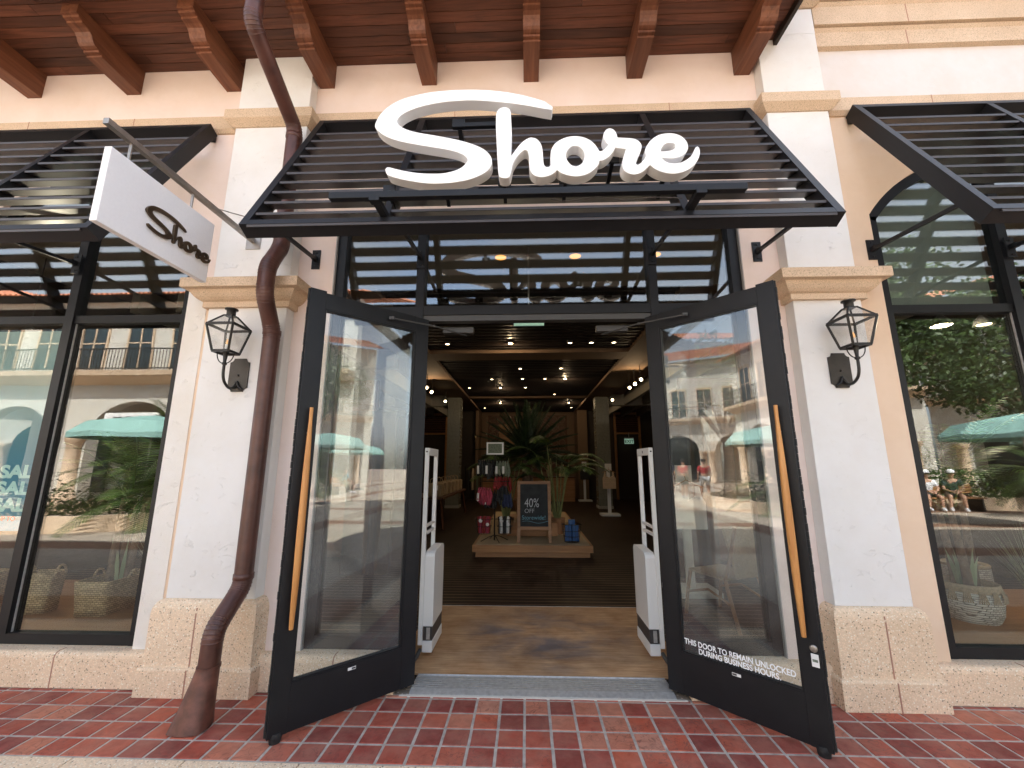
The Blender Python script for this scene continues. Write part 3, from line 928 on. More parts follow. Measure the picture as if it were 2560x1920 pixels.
doorL, subL, YL = door((-0.781, 3.147, 0), R(-136.0), 1)
doorR, subR, YR = door((0.938, 3.152, 0), math.atan2(-0.545, 0.552), -1)
# lock and tag on the right leaf
lock = MB().lathe([(0.019, 0.0), (0.019, 0.006), (0.014, 0.009), (0.0, 0.009)], (0, 0, 0), 18)
o = subR(lock, 'lock', M['steel']); o.rotation_euler = (R(90), 0, 0); o.location = (0.862, YR(0.0), 0.522)
subR(MB().box(0.845, 0.880, YR(0.0), YR(0.0025), 0.430, 0.495, 0.002), 'paper_tag', M['paper'])
subR(MB().box(0.850, 0.875, YR(0.0025), YR(0.0032), 0.455, 0.468), 'tag_stripe', M['green_cloth'])
for body, x, z in (('THIS DOOR TO REMAIN UNLOCKED', 0.126, 0.341), ('DURING BUSINESS HOURS.', 0.215, 0.301)):
    tx = text_mesh('lettering', body, 0.046, M['white_text'], 0.0006, 0.0009)
    wdt = max(v.co.x for v in tx.data.vertices)
    want = 0.632 if 'DOOR' in body else 0.465
    tx.data.transform(Matrix.Diagonal((want / wdt, 1.0, 1.0, 1.0)))
    tx.data.transform(Matrix(((1, 0, 0, x), (0, 0, -1, YR(-0.0165)), (0, 1, 0, z), (0, 0, 0, 1))))
    tx.parent = doorR
# overhead closers: arms from head to leaves
def closer(hx, leaf, side, x0, x1):
    MB().box(x0, x1, 3.30, 3.35, 2.588, 2.640, 0.006).build('closer_body', M['grey_plastic'], storefront)
    a = leaf.matrix_basis
    tip = Vector((0.33, side * 0.03, 2.575)); tip = Matrix.Translation(leaf.location + Vector(shop['wloc'])) @ Matrix.Rotation(leaf.rotation_euler.z, 4, 'Z') @ tip
    pv = Vector((x0 + (0.2 if side > 0 else 0.05), 3.33, 2.57)); mid = (tip * 0.45 + pv * 0.55) + Vector((0, -0.06, 0))
    MB().tube([pv, mid], 0.006, 8).tube([mid, tip], 0.006, 8).sphere(mid, 0.011).sphere(tip, 0.012).box(tip.x - 0.018, tip.x + 0.018, tip.y - 0.008, tip.y + 0.008, tip.z - 0.01, tip.z + 0.012).build('closer_arm', M['grey_plastic'], storefront)
closer(-0.838, doorL, 1, -0.70, -0.44)
closer(0.998, doorR, -1, 0.58, 0.84)

# ================================================================== AWNINGS
def awning(name, label, x0, x1, divs, struts, end_plates=()):
    cx = (x0 + x1) / 2
    th = thing(name, label, 'awning', (cx, 3.15, 2.93), group='black louvred awnings over the openings')
    yt, zt, yb, zb = 3.05, 4.46, 2.28, 2.976
    S = Vector((0, yb - yt, zb - zt)); Ls = S.length; S.normalize()
    Nn = Vector((0, -S.z, S.y))            # inward, downward
    if Nn.y < 0: Nn = -Nn
    T0 = Vector((0, yt, zt))
    def pt(x, t, d): return T0 + S * t + Nn * d + Vector((x, 0, 0))
    def sb(b, xa, xb, t0, t1, d0, d1):
        c = pt((xa + xb) / 2, (t0 + t1) / 2, (d0 + d1) / 2)
        return b.obox(c, (1, 0, 0), S, Nn, (xb - xa) / 2, (t1 - t0) / 2, (d1 - d0) / 2)
    b = MB()
    sb(b, x0, x0 + 0.05, 0, Ls, 0, 0.10); sb(b, x1 - 0.05, x1, 0, Ls, 0, 0.10)
    sb(b, x0 + 0.05, x1 - 0.05, 0, 0.05, 0.001, 0.099); sb(b, x0 + 0.05, x1 - 0.05, Ls - 0.05, Ls, 0.001, 0.099)
    b.build('frame', M['black'], th)
    for x in divs:
        sb(MB(), x - 0.025, x + 0.025, 0.05, Ls - 0.05, 0.003, 0.097).build('divider', M['black'], th)
    for i in range(11):
        t = 0.237 + 0.1403 * i
        b = MB()
        c = pt(cx, t, 0.052)
        bd = Vector((0, math.cos(R(14.5)), math.sin(R(14.5)))); bu = Vector((0, -bd.z, bd.y))
        b.obox(c, (1, 0, 0), bd, bu, (x1 - x0) / 2 - 0.05, 0.056, 0.004)
        e = c - bd * 0.056
        b.obox(e, (1, 0, 0), (0, 0, 1), (0, 1, 0), (x1 - x0) / 2 - 0.0505, 0.0085, 0.003)
        b.build('slat', M['slat'], th)
    for x in (x0 + 0.03, x1 - 0.03):
        MB().box(x - 0.02, x + 0.02, 3.075, 3.14, 4.35, 4.42).build('wall_bracket', M['black'], th)
    tz = (zt - 3.165) / (zt - zb) * Ls
    for x in struts:
        p = pt(x, tz, 0.08)
        MB().bar((x, 3.142, 3.19), p, 0.024, 0.024).box(x - 0.014, x + 0.014, 3.09, 3.142, 3.17, 3.21).build('strut', M['black'], th)
        yy = 3.149 if abs(x - 0.05) > 1.2 else YF - 0.015
        MB().box(x - 0.034, x + 0.034, yy - 0.009, yy, 3.105, 3.275).sphere((x, yy - 0.01, 3.25), 0.008, 6).sphere((x, yy - 0.01, 3.13), 0.008, 6).sphere((x - 0.018, yy - 0.01, 3.25), 0.006, 6).sphere((x + 0.018, yy - 0.01, 3.13), 0.006, 6).build('strut_plate', M['black'], th)
    return th, pt, Ls
aw, apt, aLs = awning('awning', 'black louvred awning over the entrance carrying the big white Shore lettering', -1.79, 1.90, (-0.88, 0.99), (-1.755, -0.872, 1.03, 1.865))
awning('awning', 'black louvred awning at the right edge, over the arched shop window', 2.74, 6.2, (3.815, 5.0), (2.765, 3.826, 4.9))
awning('awning', 'black louvred awning at the left edge, behind the white hanging blade sign', -6.2, -2.77, (-3.87, -5.0), (-4.95, -3.84, -2.795))

# ================================================================== THE BIG SCRIPT SIGN
S_OUT=[(-0.943, 3.601), (-0.937, 3.636), (-0.917, 3.683), (-0.874, 3.734), (-0.805, 3.782), (-0.714, 3.815), (-0.592, 3.84), (-0.465, 3.849), (-0.337, 3.849), (-0.184, 3.834), (-0.033, 3.801), (0.123, 3.745), (0.147, 3.723), (0.173, 3.704), (0.168, 3.685), (0.146, 3.69), (0.122, 3.695), (0.017, 3.722), (-0.093, 3.744), (-0.234, 3.765), (-0.336, 3.774), (-0.437, 3.773), (-0.539, 3.764), (-0.64, 3.744), (-0.72, 3.717), (-0.775, 3.686), (-0.804, 3.655), (-0.809, 3.629), (-0.8, 3.608), (-0.78, 3.59), (-0.743, 3.568), (-0.682, 3.546), (-0.581, 3.523), (-0.48, 3.499), (-0.38, 3.47), (-0.305, 3.44), (-0.25, 3.407), (-0.218, 3.369), (-0.206, 3.333), (-0.21, 3.3), (-0.229, 3.267), (-0.277, 3.233), (-0.35, 3.205), (-0.447, 3.189), (-0.544, 3.185), (-0.617, 3.191), (-0.716, 3.21), (-0.791, 3.231), (-0.841, 3.252), (-0.855, 3.274), (-0.858, 3.291), (-0.849, 3.302), (-0.834, 3.3), (-0.794, 3.287), (-0.719, 3.268), (-0.644, 3.254), (-0.571, 3.249), (-0.497, 3.25), (-0.434, 3.265), (-0.39, 3.286), (-0.362, 3.315), (-0.35, 3.337), (-0.358, 3.36), (-0.383, 3.383), (-0.428, 3.404), (-0.503, 3.425), (-0.578, 3.441), (-0.678, 3.463), (-0.78, 3.489), (-0.857, 3.52), (-0.91, 3.557), (-0.934, 3.584)]
H_OUT=[(-0.173, 3.679), (-0.158, 3.702), (-0.133, 3.712), (-0.108, 3.706), (-0.093, 3.688), (-0.088, 3.618), (-0.085, 3.532), (-0.087, 3.447), (-0.091, 3.349), (-0.064, 3.39), (-0.034, 3.434), (0.0, 3.469), (0.035, 3.487), (0.045, 3.486), (0.069, 3.477), (0.091, 3.451), (0.103, 3.411), (0.107, 3.361), (0.109, 3.322), (0.113, 3.294), (0.127, 3.276), (0.145, 3.278), (0.164, 3.296), (0.159, 3.326), (0.159, 3.365), (0.166, 3.404), (0.186, 3.439), (0.221, 3.466), (0.265, 3.484), (0.309, 3.488), (0.357, 3.479), (0.4, 3.455), (0.428, 3.423), (0.444, 3.395), (0.451, 3.381), (0.46, 3.377), (0.48, 3.385), (0.497, 3.401), (0.514, 3.423), (0.501, 3.438), (0.488, 3.466), (0.485, 3.489), (0.491, 3.511), (0.503, 3.528), (0.52, 3.536), (0.539, 3.531), (0.555, 3.512), (0.563, 3.486), (0.565, 3.47), (0.594, 3.467), (0.647, 3.462), (0.676, 3.454), (0.696, 3.437), (0.707, 3.414), (0.705, 3.392), (0.694, 3.359), (0.678, 3.327), (0.668, 3.3), (0.667, 3.286), (0.675, 3.276), (0.689, 3.28), (0.709, 3.298), (0.734, 3.334), (0.731, 3.364), (0.736, 3.391), (0.75, 3.418), (0.776, 3.451), (0.816, 3.478), (0.856, 3.489), (0.894, 3.489), (0.932, 3.479), (0.963, 3.456), (0.98, 3.428), (0.985, 3.4), (0.981, 3.375), (0.964, 3.351), (0.939, 3.332), (0.905, 3.321), (0.872, 3.32), (0.839, 3.324), (0.821, 3.329), (0.829, 3.311), (0.846, 3.294), (0.874, 3.282), (0.907, 3.28), (0.94, 3.286), (0.975, 3.304), (1.005, 3.33), (1.021, 3.354), (1.028, 3.374), (1.035, 3.387), (1.043, 3.392), (1.05, 3.384), (1.053, 3.359), (1.048, 3.332), (1.033, 3.299), (1.004, 3.262), (0.969, 3.236), (0.931, 3.221), (0.888, 3.215), (0.846, 3.221), (0.805, 3.236), (0.773, 3.258), (0.753, 3.28), (0.725, 3.252), (0.696, 3.228), (0.662, 3.217), (0.634, 3.22), (0.606, 3.236), (0.593, 3.258), (0.59, 3.286), (0.594, 3.313), (0.605, 3.351), (0.619, 3.392), (0.591, 3.397), (0.548, 3.404), (0.537, 3.381), (0.516, 3.351), (0.492, 3.33), (0.467, 3.317), (0.449, 3.316), (0.442, 3.29), (0.422, 3.263), (0.392, 3.237), (0.353, 3.219), (0.306, 3.213), (0.258, 3.222), (0.22, 3.239), (0.194, 3.262), (0.172, 3.238), (0.138, 3.22), (0.1, 3.214), (0.066, 3.222), (0.042, 3.242), (0.031, 3.269), (0.028, 3.308), (0.028, 3.353), (0.019, 3.393), (0.007, 3.403), (-0.01, 3.4), (-0.035, 3.378), (-0.059, 3.345), (-0.079, 3.301), (-0.088, 3.252), (-0.098, 3.22), (-0.112, 3.213), (-0.137, 3.214), (-0.154, 3.221), (-0.161, 3.254), (-0.166, 3.337), (-0.172, 3.449), (-0.177, 3.564), (-0.177, 3.65)]
O_HOLE=[(0.247, 3.354), (0.253, 3.384), (0.273, 3.411), (0.292, 3.423), (0.312, 3.424), (0.336, 3.415), (0.359, 3.386), (0.367, 3.353), (0.359, 3.32), (0.342, 3.293), (0.317, 3.278), (0.303, 3.277), (0.279, 3.287), (0.256, 3.318)]
E_HOLE=[(0.818, 3.364), (0.825, 3.388), (0.841, 3.413), (0.863, 3.426), (0.885, 3.427), (0.908, 3.419), (0.917, 3.399), (0.91, 3.383), (0.885, 3.37), (0.856, 3.364)]

sign = thing('shop_sign', 'large white script sign reading Shore, standing on the louvred entrance awning', 'sign', (0.05, 2.25, 3.15))
dep = 0.078
ss = smooth_closed(S_OUT); hh = smooth_closed(H_OUT); oo = smooth_closed(O_HOLE); ee = smooth_closed(E_HOLE)
o = outline_mesh('letter', [ss], dep, M['sign_white'], 0.003); place(o, sign, XZ(2.22 + dep / 2))
o = outline_mesh('lettering', [hh, oo, ee], dep, M['sign_white'], 0.003); place(o, sign, XZ(2.222 + dep / 2))
def on_slope(z): return 2.28 + (z - 2.976) * (3.05 - 2.28) / (4.46 - 2.976)
def post(x, z, y0=2.30):
    b = MB(); yb_ = on_slope(z - 0.02)
    b.bar((x, y0, z), (x, yb_ + 0.03, z - 0.05), 0.022, 0.03).box(x - 0.04, x + 0.04, y0 - 0.004, y0 + 0.008, z - 0.03, z + 0.03)
    b.build('support_post', M['black'], sign)
post(-0.43, 3.68); post(-0.50, 3.225); post(-0.86, 3.215, 2.31); post(0.86, 3.26); post(0.55, 3.39); post(-0.13, 3.25); post(0.25, 3.25)
b = MB()
b.bar((-0.47, 2.31, 3.665), (-0.10, 2.31, 3.668), 0.03, 0.028).bar((-0.42, 2.32, 3.66), (-0.40, 2.66, 3.55), 0.02, 0.03).bar((-0.155, 2.32, 3.665), (-0.155, 2.36, 3.25), 0.022, 0.022)
b.build('support_rail', M['black'], sign)
MB().box(-0.30, 0.75, 2.355, 2.385, 3.215, 3.25).build('support_rail', M['black'], sign)
lb = MB().box(-1.178, 1.285, 2.175, 2.215, 3.066, 3.108, 0.003)
for x in (-0.90, 1.02):
    lb.bar((x, 2.20, 3.07), (x + (0.02 if x < 0 else -0.02), 2.33, 3.035), 0.045, 0.035).box(x - 0.03, x + 0.03, 2.17, 2.22, 3.045, 3.068)
lb.build('light_bar', M['black'], sign)
MB().tube([(0.15 + 0.07 * i, 2.222 + 0.012 * math.sin(i), 3.062 - 0.012 * math.sin(i * 1.3) - 0.01 * (i > 2)) for i in range(12)], 0.003, 6).build('cable', M['dark_plastic'], sign)

# ================================================================== BLADE SIGN
bl = thing('blade_sign', 'white rectangular hanging sign with bronze Shore lettering on a steel arm', 'sign', (-2.24, 3.05, 2.745))
MB().box(-2.262, -2.222, 1.862, 2.612, 2.745, 3.186, 0.004).build('panel', M['panel_white'], bl)
def bl_map(L): return [Vector((2.100 + (p[0] + 0.943) * 0.2525, 2.862 + (p[1] - 3.185) * 0.2525)) for p in L]
YZ = Matrix(((0, 0, 1, -2.2135), (1, 0, 0, 0), (0, 1, 0, 0), (0, 0, 0, 1)))
for nm, loops in (('letter', [bl_map(ss)]), ('lettering', [bl_map(hh), bl_map(oo), bl_map(ee)])):
    place(outline_mesh(nm, loops, 0.014, M['bronze'], 0.0012), bl, YZ)
MB().box(-2.258, -2.226, 1.826, 3.045, 3.296, 3.330).build('arm', M['steel'], bl)
for y in (1.975, 2.42):
    MB().tube([(-2.242, y, 3.18), (-2.242, y, 3.30)], 0.008, 8).build('hanger', M['steel'], bl)
MB().tube([(-2.23, 2.61, 3.318), (-1.96, 3.05, 3.42)], 0.004, 6).build('stay_cable', M['steel'], bl)
MB().box(-2.30, -2.18, 3.042, 3.05, 3.24, 3.39).build('wall_plate', M['steel'], bl)

# ================================================================== DOWNSPOUT
dsx = -1.935
ds = thing('downspout', 'brown copper rain pipe running down the left pilaster, flared at its foot', 'downspout', (dsx, 2.95, 0))
def bend(P, n=6):
    """round the corners of a polyline"""
    out = [Vector(P[0])]
    for a, b, c in zip(P, P[1:], P[2:]):
        a, b, c = Vector(a), Vector(b), Vector(c)
        r = min(0.06, (b - a).length * 0.45, (c - b).length * 0.45)
        p = b + (a - b).normalized() * r; q = b + (c - b).normalized() * r
        for i in range(n + 1):
            t = i / n; out.append((1 - t) ** 2 * p + 2 * t * (1 - t) * b + t * t * q)
    out.append(Vector(P[-1])); return out
path = bend([(dsx, 2.722, 0.30), (dsx, 2.728, 0.50), (dsx, 2.952, 0.70), (dsx, 2.955, 2.50), (dsx + .012, 2.795, 2.74), (dsx + .012, 2.795, 2.95), (dsx, 2.945, 3.20), (dsx, 2.945, 4.28), (dsx, 2.33, 4.60), (dsx, 2.33, 5.2)])
MB().tube(path, 0.0585, 20, 0.5).build('pipe', M['copper'], ds)
b = MB()
for z in (0.76, 2.49, 3.28, 4.20):
    yy = 2.953 if z < 3 else 2.945
    b.lathe([(0.0590, -0.02), (0.0635, -0.018), (0.0635, 0.018), (0.0590, 0.02)], (dsx, yy, z), 20, None, False)
b.build('strap', M['copper'], ds)
for c in range(8):     # crimp rings pressed into the elbows
    b = MB()
    for k in range(7):
        q = path[1 + c * 7 + k]; d = (path[2 + c * 7 + k] - path[c * 7 + k]).normalized() * 0.004
        b.tube([q - d * 1.3, q - d * 0.3, q + d * 0.3, q + d * 1.3], [0.058, 0.0608, 0.0608, 0.058], 20, 0.5, False)
    b.build('elbow_rings', M['copper'], ds)
# flared shoe
vs = []; n = 24
secs = [(0.31, 2.722, 0.061, 0.061), (0.24, 2.715, 0.070, 0.064), (0.16, 2.705, 0.082, 0.070), (0.06, 2.69, 0.097, 0.078), (0.004, 2.682, 0.106, 0.084)]
fs = []
for z, yc, rx, ry in secs:
    for k in range(n):
        a = 2 * math.pi * k / n
        sq = 1.0 / max(abs(math.cos(a)), abs(math.sin(a))) ** (0.45 * (0.31 - z) / 0.3)
        vs.append((dsx - 0.03 * (0.31 - z) / 0.3 + rx * sq * math.cos(a), yc + ry * sq * math.sin(a) - 0.02 * (0.31 - z), z))
for i in range(len(secs) - 1):
    for k in range(n):
        fs.append((i * n + k, i * n + (k + 1) % n, (i + 1) * n + (k + 1) % n, (i + 1) * n + k))
MB().add(vs, fs, 0.5, True).build('shoe', M['patina'], ds)
MB().tube([(dsx, 2.7225, 0.298), (dsx, 2.7225, 0.314)], 0.0645, 20).build('shoe_collar', M['patina'], ds)

# ================================================================== WALL LANTERNS
def lantern(px, cx, label):
    th = thing('wall_lantern', label, 'lantern', (px, YS, 2.05), group='black iron lanterns on the pilasters')
    w, z0, z1, c = 0.0755, 2.052, 2.312, 0.030
    out = []
    for sx, sz in ((-1, -1), (1, -1), (1, 1), (-1, 1)):
        X, Z = px + sx * w, (z0 if sz < 0 else z1)
        arc = []
        for i in range(5):
            a = i / 4 * math.pi / 2
            arc.append((X - sx * c * math.cos(a) , Z - sz * c * math.sin(a)))
        arc = [(X - sx * c, Z)] + [(X - sx * c * math.cos(a), Z - sz * c * math.sin(a)) for a in (R(20), R(45), R(70))] + [(X, Z - sz * c)]
        if sx * sz > 0: arc = arc[::-1] if (sx, sz) == (1, 1) else arc[::-1]
        out.append(arc)
    poly = []
    # walk: bottom-left -> bottom-right -> top-right -> top-left
    bl_, br_, tr_, tl_ = out
    def srt(a, first): return a if (a[0] == first) else a[::-1]
    poly += srt(bl_, (px - w, z0 + c)) + srt(br_, (px + w - c, z0)) + srt(tr_, (px + w, z1 - c)) + srt(tl_, (px - w + c, z1))
    MB().prism(poly, 1, YS - 0.012, YS - 0.0005).build('back_plate', M['iron_plate'], th)
    MB().sphere((px, YS - 0.014, 2.178), 0.008, 8).build('bolt', M['iron'], th)
    cy = 2.86; zb, zt, hb, ht = 2.312, 2.505, 0.060, 0.099
    stem = [(px, YS - 0.012, 2.105), (px * 0.7 + cx * 0.3, YS - 0.05, 2.072), (px * 0.4 + cx * 0.6, 2.94, 2.065), (cx, 2.885, 2.095), (cx, cy + 0.004, 2.14), (cx, cy, 2.19), (cx, cy, 2.225)]
    sm = [Vector(stem[0])]
    for i in range(len(stem) - 1):
        p0 = Vector(stem[max(i - 1, 0)]); p1 = Vector(stem[i]); p2 = Vector(stem[i + 1]); p3 = Vector(stem[min(i + 2, len(stem) - 1)])
        for k in range(1, 6):
            t = k / 5
            sm.append(0.5 * ((2 * p1) + (-p0 + p2) * t + (2 * p0 - 5 * p1 + 4 * p2 - p3) * t * t + (-p0 + 3 * p1 - 3 * p2 + p3) * t ** 3))
    MB().tube(sm, 0.010, 10).tube([(px - 0.045, YS - 0.016, 2.068), (px - 0.02, YS - 0.022, 2.085), (px, YS - 0.02, 2.135)], [0.009, 0.011, 0.005], 8).tube([(px + 0.045, YS - 0.016, 2.068), (px + 0.02, YS - 0.022, 2.085), (px, YS - 0.02, 2.135)], [0.009, 0.011, 0.005], 8).build('arm', M['iron'], th)
    MB().lathe([(0.008, 2.215), (0.017, 2.222), (0.017, 2.232), (0.010, 2.24), (0.013, 2.27), (0.017, 2.30), (0.019, 2.313)], (cx, cy, 0), 12).build('socket', M['iron'], th)
    for sx in (-1, 1):
        P = [(cx + sx * hb * math.cos(a * 0.0 + t), cy - 0.0, 0) for t in (0,)]
        P = [(cx + sx * (0.012 + (hb - 0.008) * math.sin(R(t))), cy, 2.232 + (zb - 2.232) * (1 - math.cos(R(t)))) for t in range(0, 91, 10)]
        MB().tube(P, 0.0038, 8).build('hoop', M['iron'], th)
    b = MB(); r = 0.0085
    cb = [(cx + sx * hb, cy + sy * hb, zb) for sx, sy in ((-1, -1), (1, -1), (1, 1), (-1, 1))]
    ct = [(cx + sx * ht, cy + sy * ht, zt) for sx, sy in ((-1, -1), (1, -1), (1, 1), (-1, 1))]
    cc = [(cx + sx * 0.030, cy + sy * 0.030, 2.592) for sx, sy in ((-1, -1), (1, -1), (1, 1), (-1, 1))]
    for i in range(4):
        k = (i + 1) % 4
        b.bar(cb[i], ct[i], 0.015, 0.015).bar(ct[i], cc[i], 0.011, 0.011).bar(cb[i], cb[k], 0.012, 0.018).bar(ct[i], ct[k], 0.012, 0.018).bar(cc[i], cc[k], 0.008, 0.008)
    b.build('cage', M['iron'], th)
    MB().lathe([(0.030, 2.590), (0.030, 2.636), (0.044, 2.640), (0.044, 2.648), (0.030, 2.650)], (cx, cy, 0), 16).build('chimney', M['iron'], th)
    for i in range(4):
        k = (i + 1) % 4
        def inset(p, f=0.985): return (cx + (p[0] - cx) * f, cy + (p[1] - cy) * f, p[2])
        MB().add([inset(cb[i]), inset(cb[k]), inset(ct[k]), inset(ct[i])], [(0, 1, 2, 3)]).build('glass_panel', M['lamp_glass'], th)
        MB().add([inset(ct[i]), inset(ct[k]), inset(cc[k]), inset(cc[i])], [(0, 1, 2, 3)]).build('roof_glass', M['lamp_glass'], th)
    MB().box(cx - hb + 0.004, cx + hb - 0.004, cy - hb + 0.004, cy + hb - 0.004, zb + 0.002, zb + 0.006).build('floor_plate', M['iron_plate'], th)
    MB().lathe([(0.010, 0.006), (0.010, 0.055), (0.013, 0.06)], (cx, cy, zb), 12).build('burner', M['white_plastic'], th)
    MB().lathe([(0.006, 0.0), (0.009, 0.012), (0.006, 0.03), (0.001, 0.045)], (cx, cy, zb + 0.06), 10).build('bulb', M['lamp_flame'], th)
lantern(-2.217, -2.203, 'black iron wall lantern beside the brown downspout')
lantern(2.296, 2.287, 'black iron wall lantern on the pilaster right of the door lettered in white')

# ================================================================== GROUND
g = MB().add([(-150, -150, -0.012), (150, -150, -0.012), (150, 150, -0.012), (-150, 150, -0.012)], [(0, 1, 2, 3)]).build('ground', M['ground'])
tag(g, 'tan aggregate plaza paving in front of the tiled walk', None, None, 'structure')
b = MB(); x = -9.0
while x < 9:
    b.box(x, x + 0.596, 2.125, 2.419, -0.1, 0.0015, 0.006); x += 0.602
k = b.build('kerb_strip', M['agg']); tag(k, 'strip of pale exposed aggregate slabs edging the red tiles', None, None, 'structure')
b = MB(); P_, gx = 0.1535, 0.0125
for iy in range(5):
    y0 = 2.4255 + iy * P_
    i0 = int(-9 / P_)
    for ix in range(i0, -i0):
        x0 = -0.026 + ix * P_ + gx / 2
        xa, xb, ya, yb = x0, x0 + P_ - gx, y0 + gx / 2, y0 + P_ - gx / 2
        if yb > 3.073: yb = 3.0735
        if ya > 3.06: continue
        jx, jy = random.uniform(-.0012, .0012), random.uniform(-.0012, .0012)
        xa += jx; xb += jx; ya += jy; yb += jy
        e = 0.004; zz = [random.uniform(-0.0009, 0.0007) for _ in range(4)]
        vs = [(xa, ya, -0.006), (xb, ya, -0.006), (xb, yb, -0.006), (xa, yb, -0.006), (xa + e, ya + e, zz[0]), (xb - e, ya + e, zz[1]), (xb - e, yb - e, zz[2]), (xa + e, yb - e, zz[3])]
        t = random.random()
        b.add(vs, [(4, 5, 6, 7), (0, 1, 5, 4), (1, 2, 6, 5), (2, 3, 7, 6), (3, 0, 4, 7)], t)
t = b.build('tiled_walk', M['tile'], None, False); tag(t, 'band of small glazed red quarry tiles laid along the shop front', None, None, 'structure')
gr = MB().box(-9, 9, 2.4195, 3.09, -0.05, -0.0035).build('grout_bed', M['grout']); tag(gr, 'grey grout between the red tiles', None, None, 'structure')
MB().box(-0.86, 1.03, 3.058, 3.0765, -0.003, 0.004).build('sealant_strip', M['sign_side'], shop)

# threshold and mat
b = MB()
pr = [(3.335, -0.002), (3.079, -0.002), (3.081, 0.004), (3.125, 0.016)]
yy = 3.13
while yy < 3.31:
    pr += [(yy, 0.018), (yy + 0.013, 0.018), (yy + 0.0135, 0.004), (yy + 0.0255, 0.004)]; yy += 0.026
pr += [(3.325, 0.017), (3.335, 0.014)]
b.prism(pr, 0, -0.80, 0.965)
for x in (-0.62, -0.33, -0.04, 0.25, 0.54, 0.83):
    b.lathe([(0.008, 0.018), (0.008, 0.0195), (0.0, 0.0195)], (x, 3.215, 0), 10)
MB
b.build('threshold', M['alu'], shop)
mt = thing('doormat', 'worn brown entrance mat with grey damp stains inside the doorway', 'mat', (0.08, 4.08, 0.004))
MB().box(-1.02, 1.18, 3.34, 4.825, 0.004, 0.013).build('pile', M['coir'], mt)
MB().box(-1.02, 1.18, 4.825, 4.838, 0.004, 0.015).build('edge_trim', M['alu'], mt)

# ================================================================== SHOP INTERIOR SHELL
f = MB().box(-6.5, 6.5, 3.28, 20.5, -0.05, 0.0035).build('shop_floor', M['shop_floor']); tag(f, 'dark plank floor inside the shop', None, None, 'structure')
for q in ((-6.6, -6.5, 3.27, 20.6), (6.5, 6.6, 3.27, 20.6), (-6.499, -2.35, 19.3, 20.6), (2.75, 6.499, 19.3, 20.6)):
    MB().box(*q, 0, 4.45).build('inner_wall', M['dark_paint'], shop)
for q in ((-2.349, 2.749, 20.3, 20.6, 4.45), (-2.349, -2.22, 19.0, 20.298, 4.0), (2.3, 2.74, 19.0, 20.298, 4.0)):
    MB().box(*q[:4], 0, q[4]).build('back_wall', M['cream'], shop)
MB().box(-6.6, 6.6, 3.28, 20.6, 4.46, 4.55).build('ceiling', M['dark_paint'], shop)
MB().box(-6.5, 6.5, 3.272, 5.55, 4.0, 4.1).build('entry_ceiling', M['soffit_grey'], shop)
b = MB(); y = 5.65
while y < 20.2:
    if not (9.0 < y < 9.8 or 15.4 < y < 15.9):
        b.box(-2.2, 2.3, y, y + 0.055, 4.06, 4.2)
    y += 0.19
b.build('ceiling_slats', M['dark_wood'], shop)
MB().box(-2.2, 2.3, 9.08, 9.72, 4.0, 4.3).build('ceiling_beam', M['cream'], shop)
MB().box(-2.2, 2.3, 15.5, 15.78, 4.0, 4.3).build('ceiling_beam', M['cream'], shop)
for s in (-1, 1):
    xo = 0.0 if s < 0 else 0.08
    MB().box(s * 2.2 + xo, s * 3.0 + xo, 5.56, 20.2, 3.995, 4.25).build('ceiling_beam', M['cream'], shop)
    b = MB()
    for x in (3.7, 4.4, 5.1, 5.8):
        b.box(s * x - 0.06, s * x + 0.06, 5.6, 19.3, 3.72, 4.1)
    b.box(s * 3.02 + xo, s * 6.5, 9.1, 9.35, 3.7, 4.2).box(s * 3.02 + xo, s * 6.5, 15.5, 15.75, 3.7, 4.2)
    b.build('side_beams', M['soffit_grey'], shop)
    MB().box(s * 3.02 + xo, s * 6.5, 5.6, 19.3, 4.12, 4.2).build('side_ceiling', M['red_wood'], shop)
for x0, x1 in ((-2.93, -2.46), (2.52, 3.0)):
    c = MB().box(x0, x1, 15.2, 15.7, 0.004, 3.98).build('column', M['mosaic'], shop)
    MB().box(x0 - 0.015, x1 + 0.015, 15.18, 15.72, 0.004, 0.10).build('skirting', M['soffit_grey'], c)
# lattice screen on the back wall
b = MB()
for i in range(10):
    for k in range(7):
        cx_, cz_ = -1.66 + i * 0.372, 3.68 - k * 0.372
        n = 14
        P = [(cx_ + 0.155 * math.cos(2 * math.pi * q / n), 20.26, cz_ + 0.155 * math.sin(2 * math.pi * q / n)) for q in range(n + 1)]
        b.tube(P, 0.028, 6, None, False)
        b.box(cx_ + 0.155, cx_ + 0.217, 20.24, 20.275, cz_ - 0.02, cz_ + 0.02).box(cx_ - 0.02, cx_ + 0.02, 20.24, 20.275, cz_ - 0.217, cz_ - 0.155)
b.build('lattice_screen', M['cream'], shop)
MB().box(-1.9, 1.95, 20.283, 20.299, 1.2, 3.9).build('screen_backing', M['red_wood'], shop)
MB().box(-1.35, -0.3, 20.15, 20.23, 2.5, 3.45).build('screen_panel', M['oak'], shop)
for x0, x1 in ((-5.1, -3.7), (4.0, 5.2)):
    fr = MB().box(x0, x0 + 0.09, 19.2, 19.3, 0.004, 3.9).box(x1 - 0.09, x1, 19.2, 19.3, 0.004, 3.9).box(x0 + 0.09, x1 - 0.09, 19.2, 19.3, 3.8, 3.9).box(x0 + 0.09, x1 - 0.09, 19.2, 19.3, 2.9, 2.97).build('inner_doorway', M['oak'], shop)
    b = MB(); z = 3.0
    while z < 3.78:
        b.obox(((x0 + x1) / 2, 19.24, z), (1, 0, 0), (0, 1, 0.6), (0, -0.6, 1), (x1 - x0) / 2 - 0.09, 0.04, 0.010); z += 0.085
    b.build('louvre', M['red_wood'], fr)
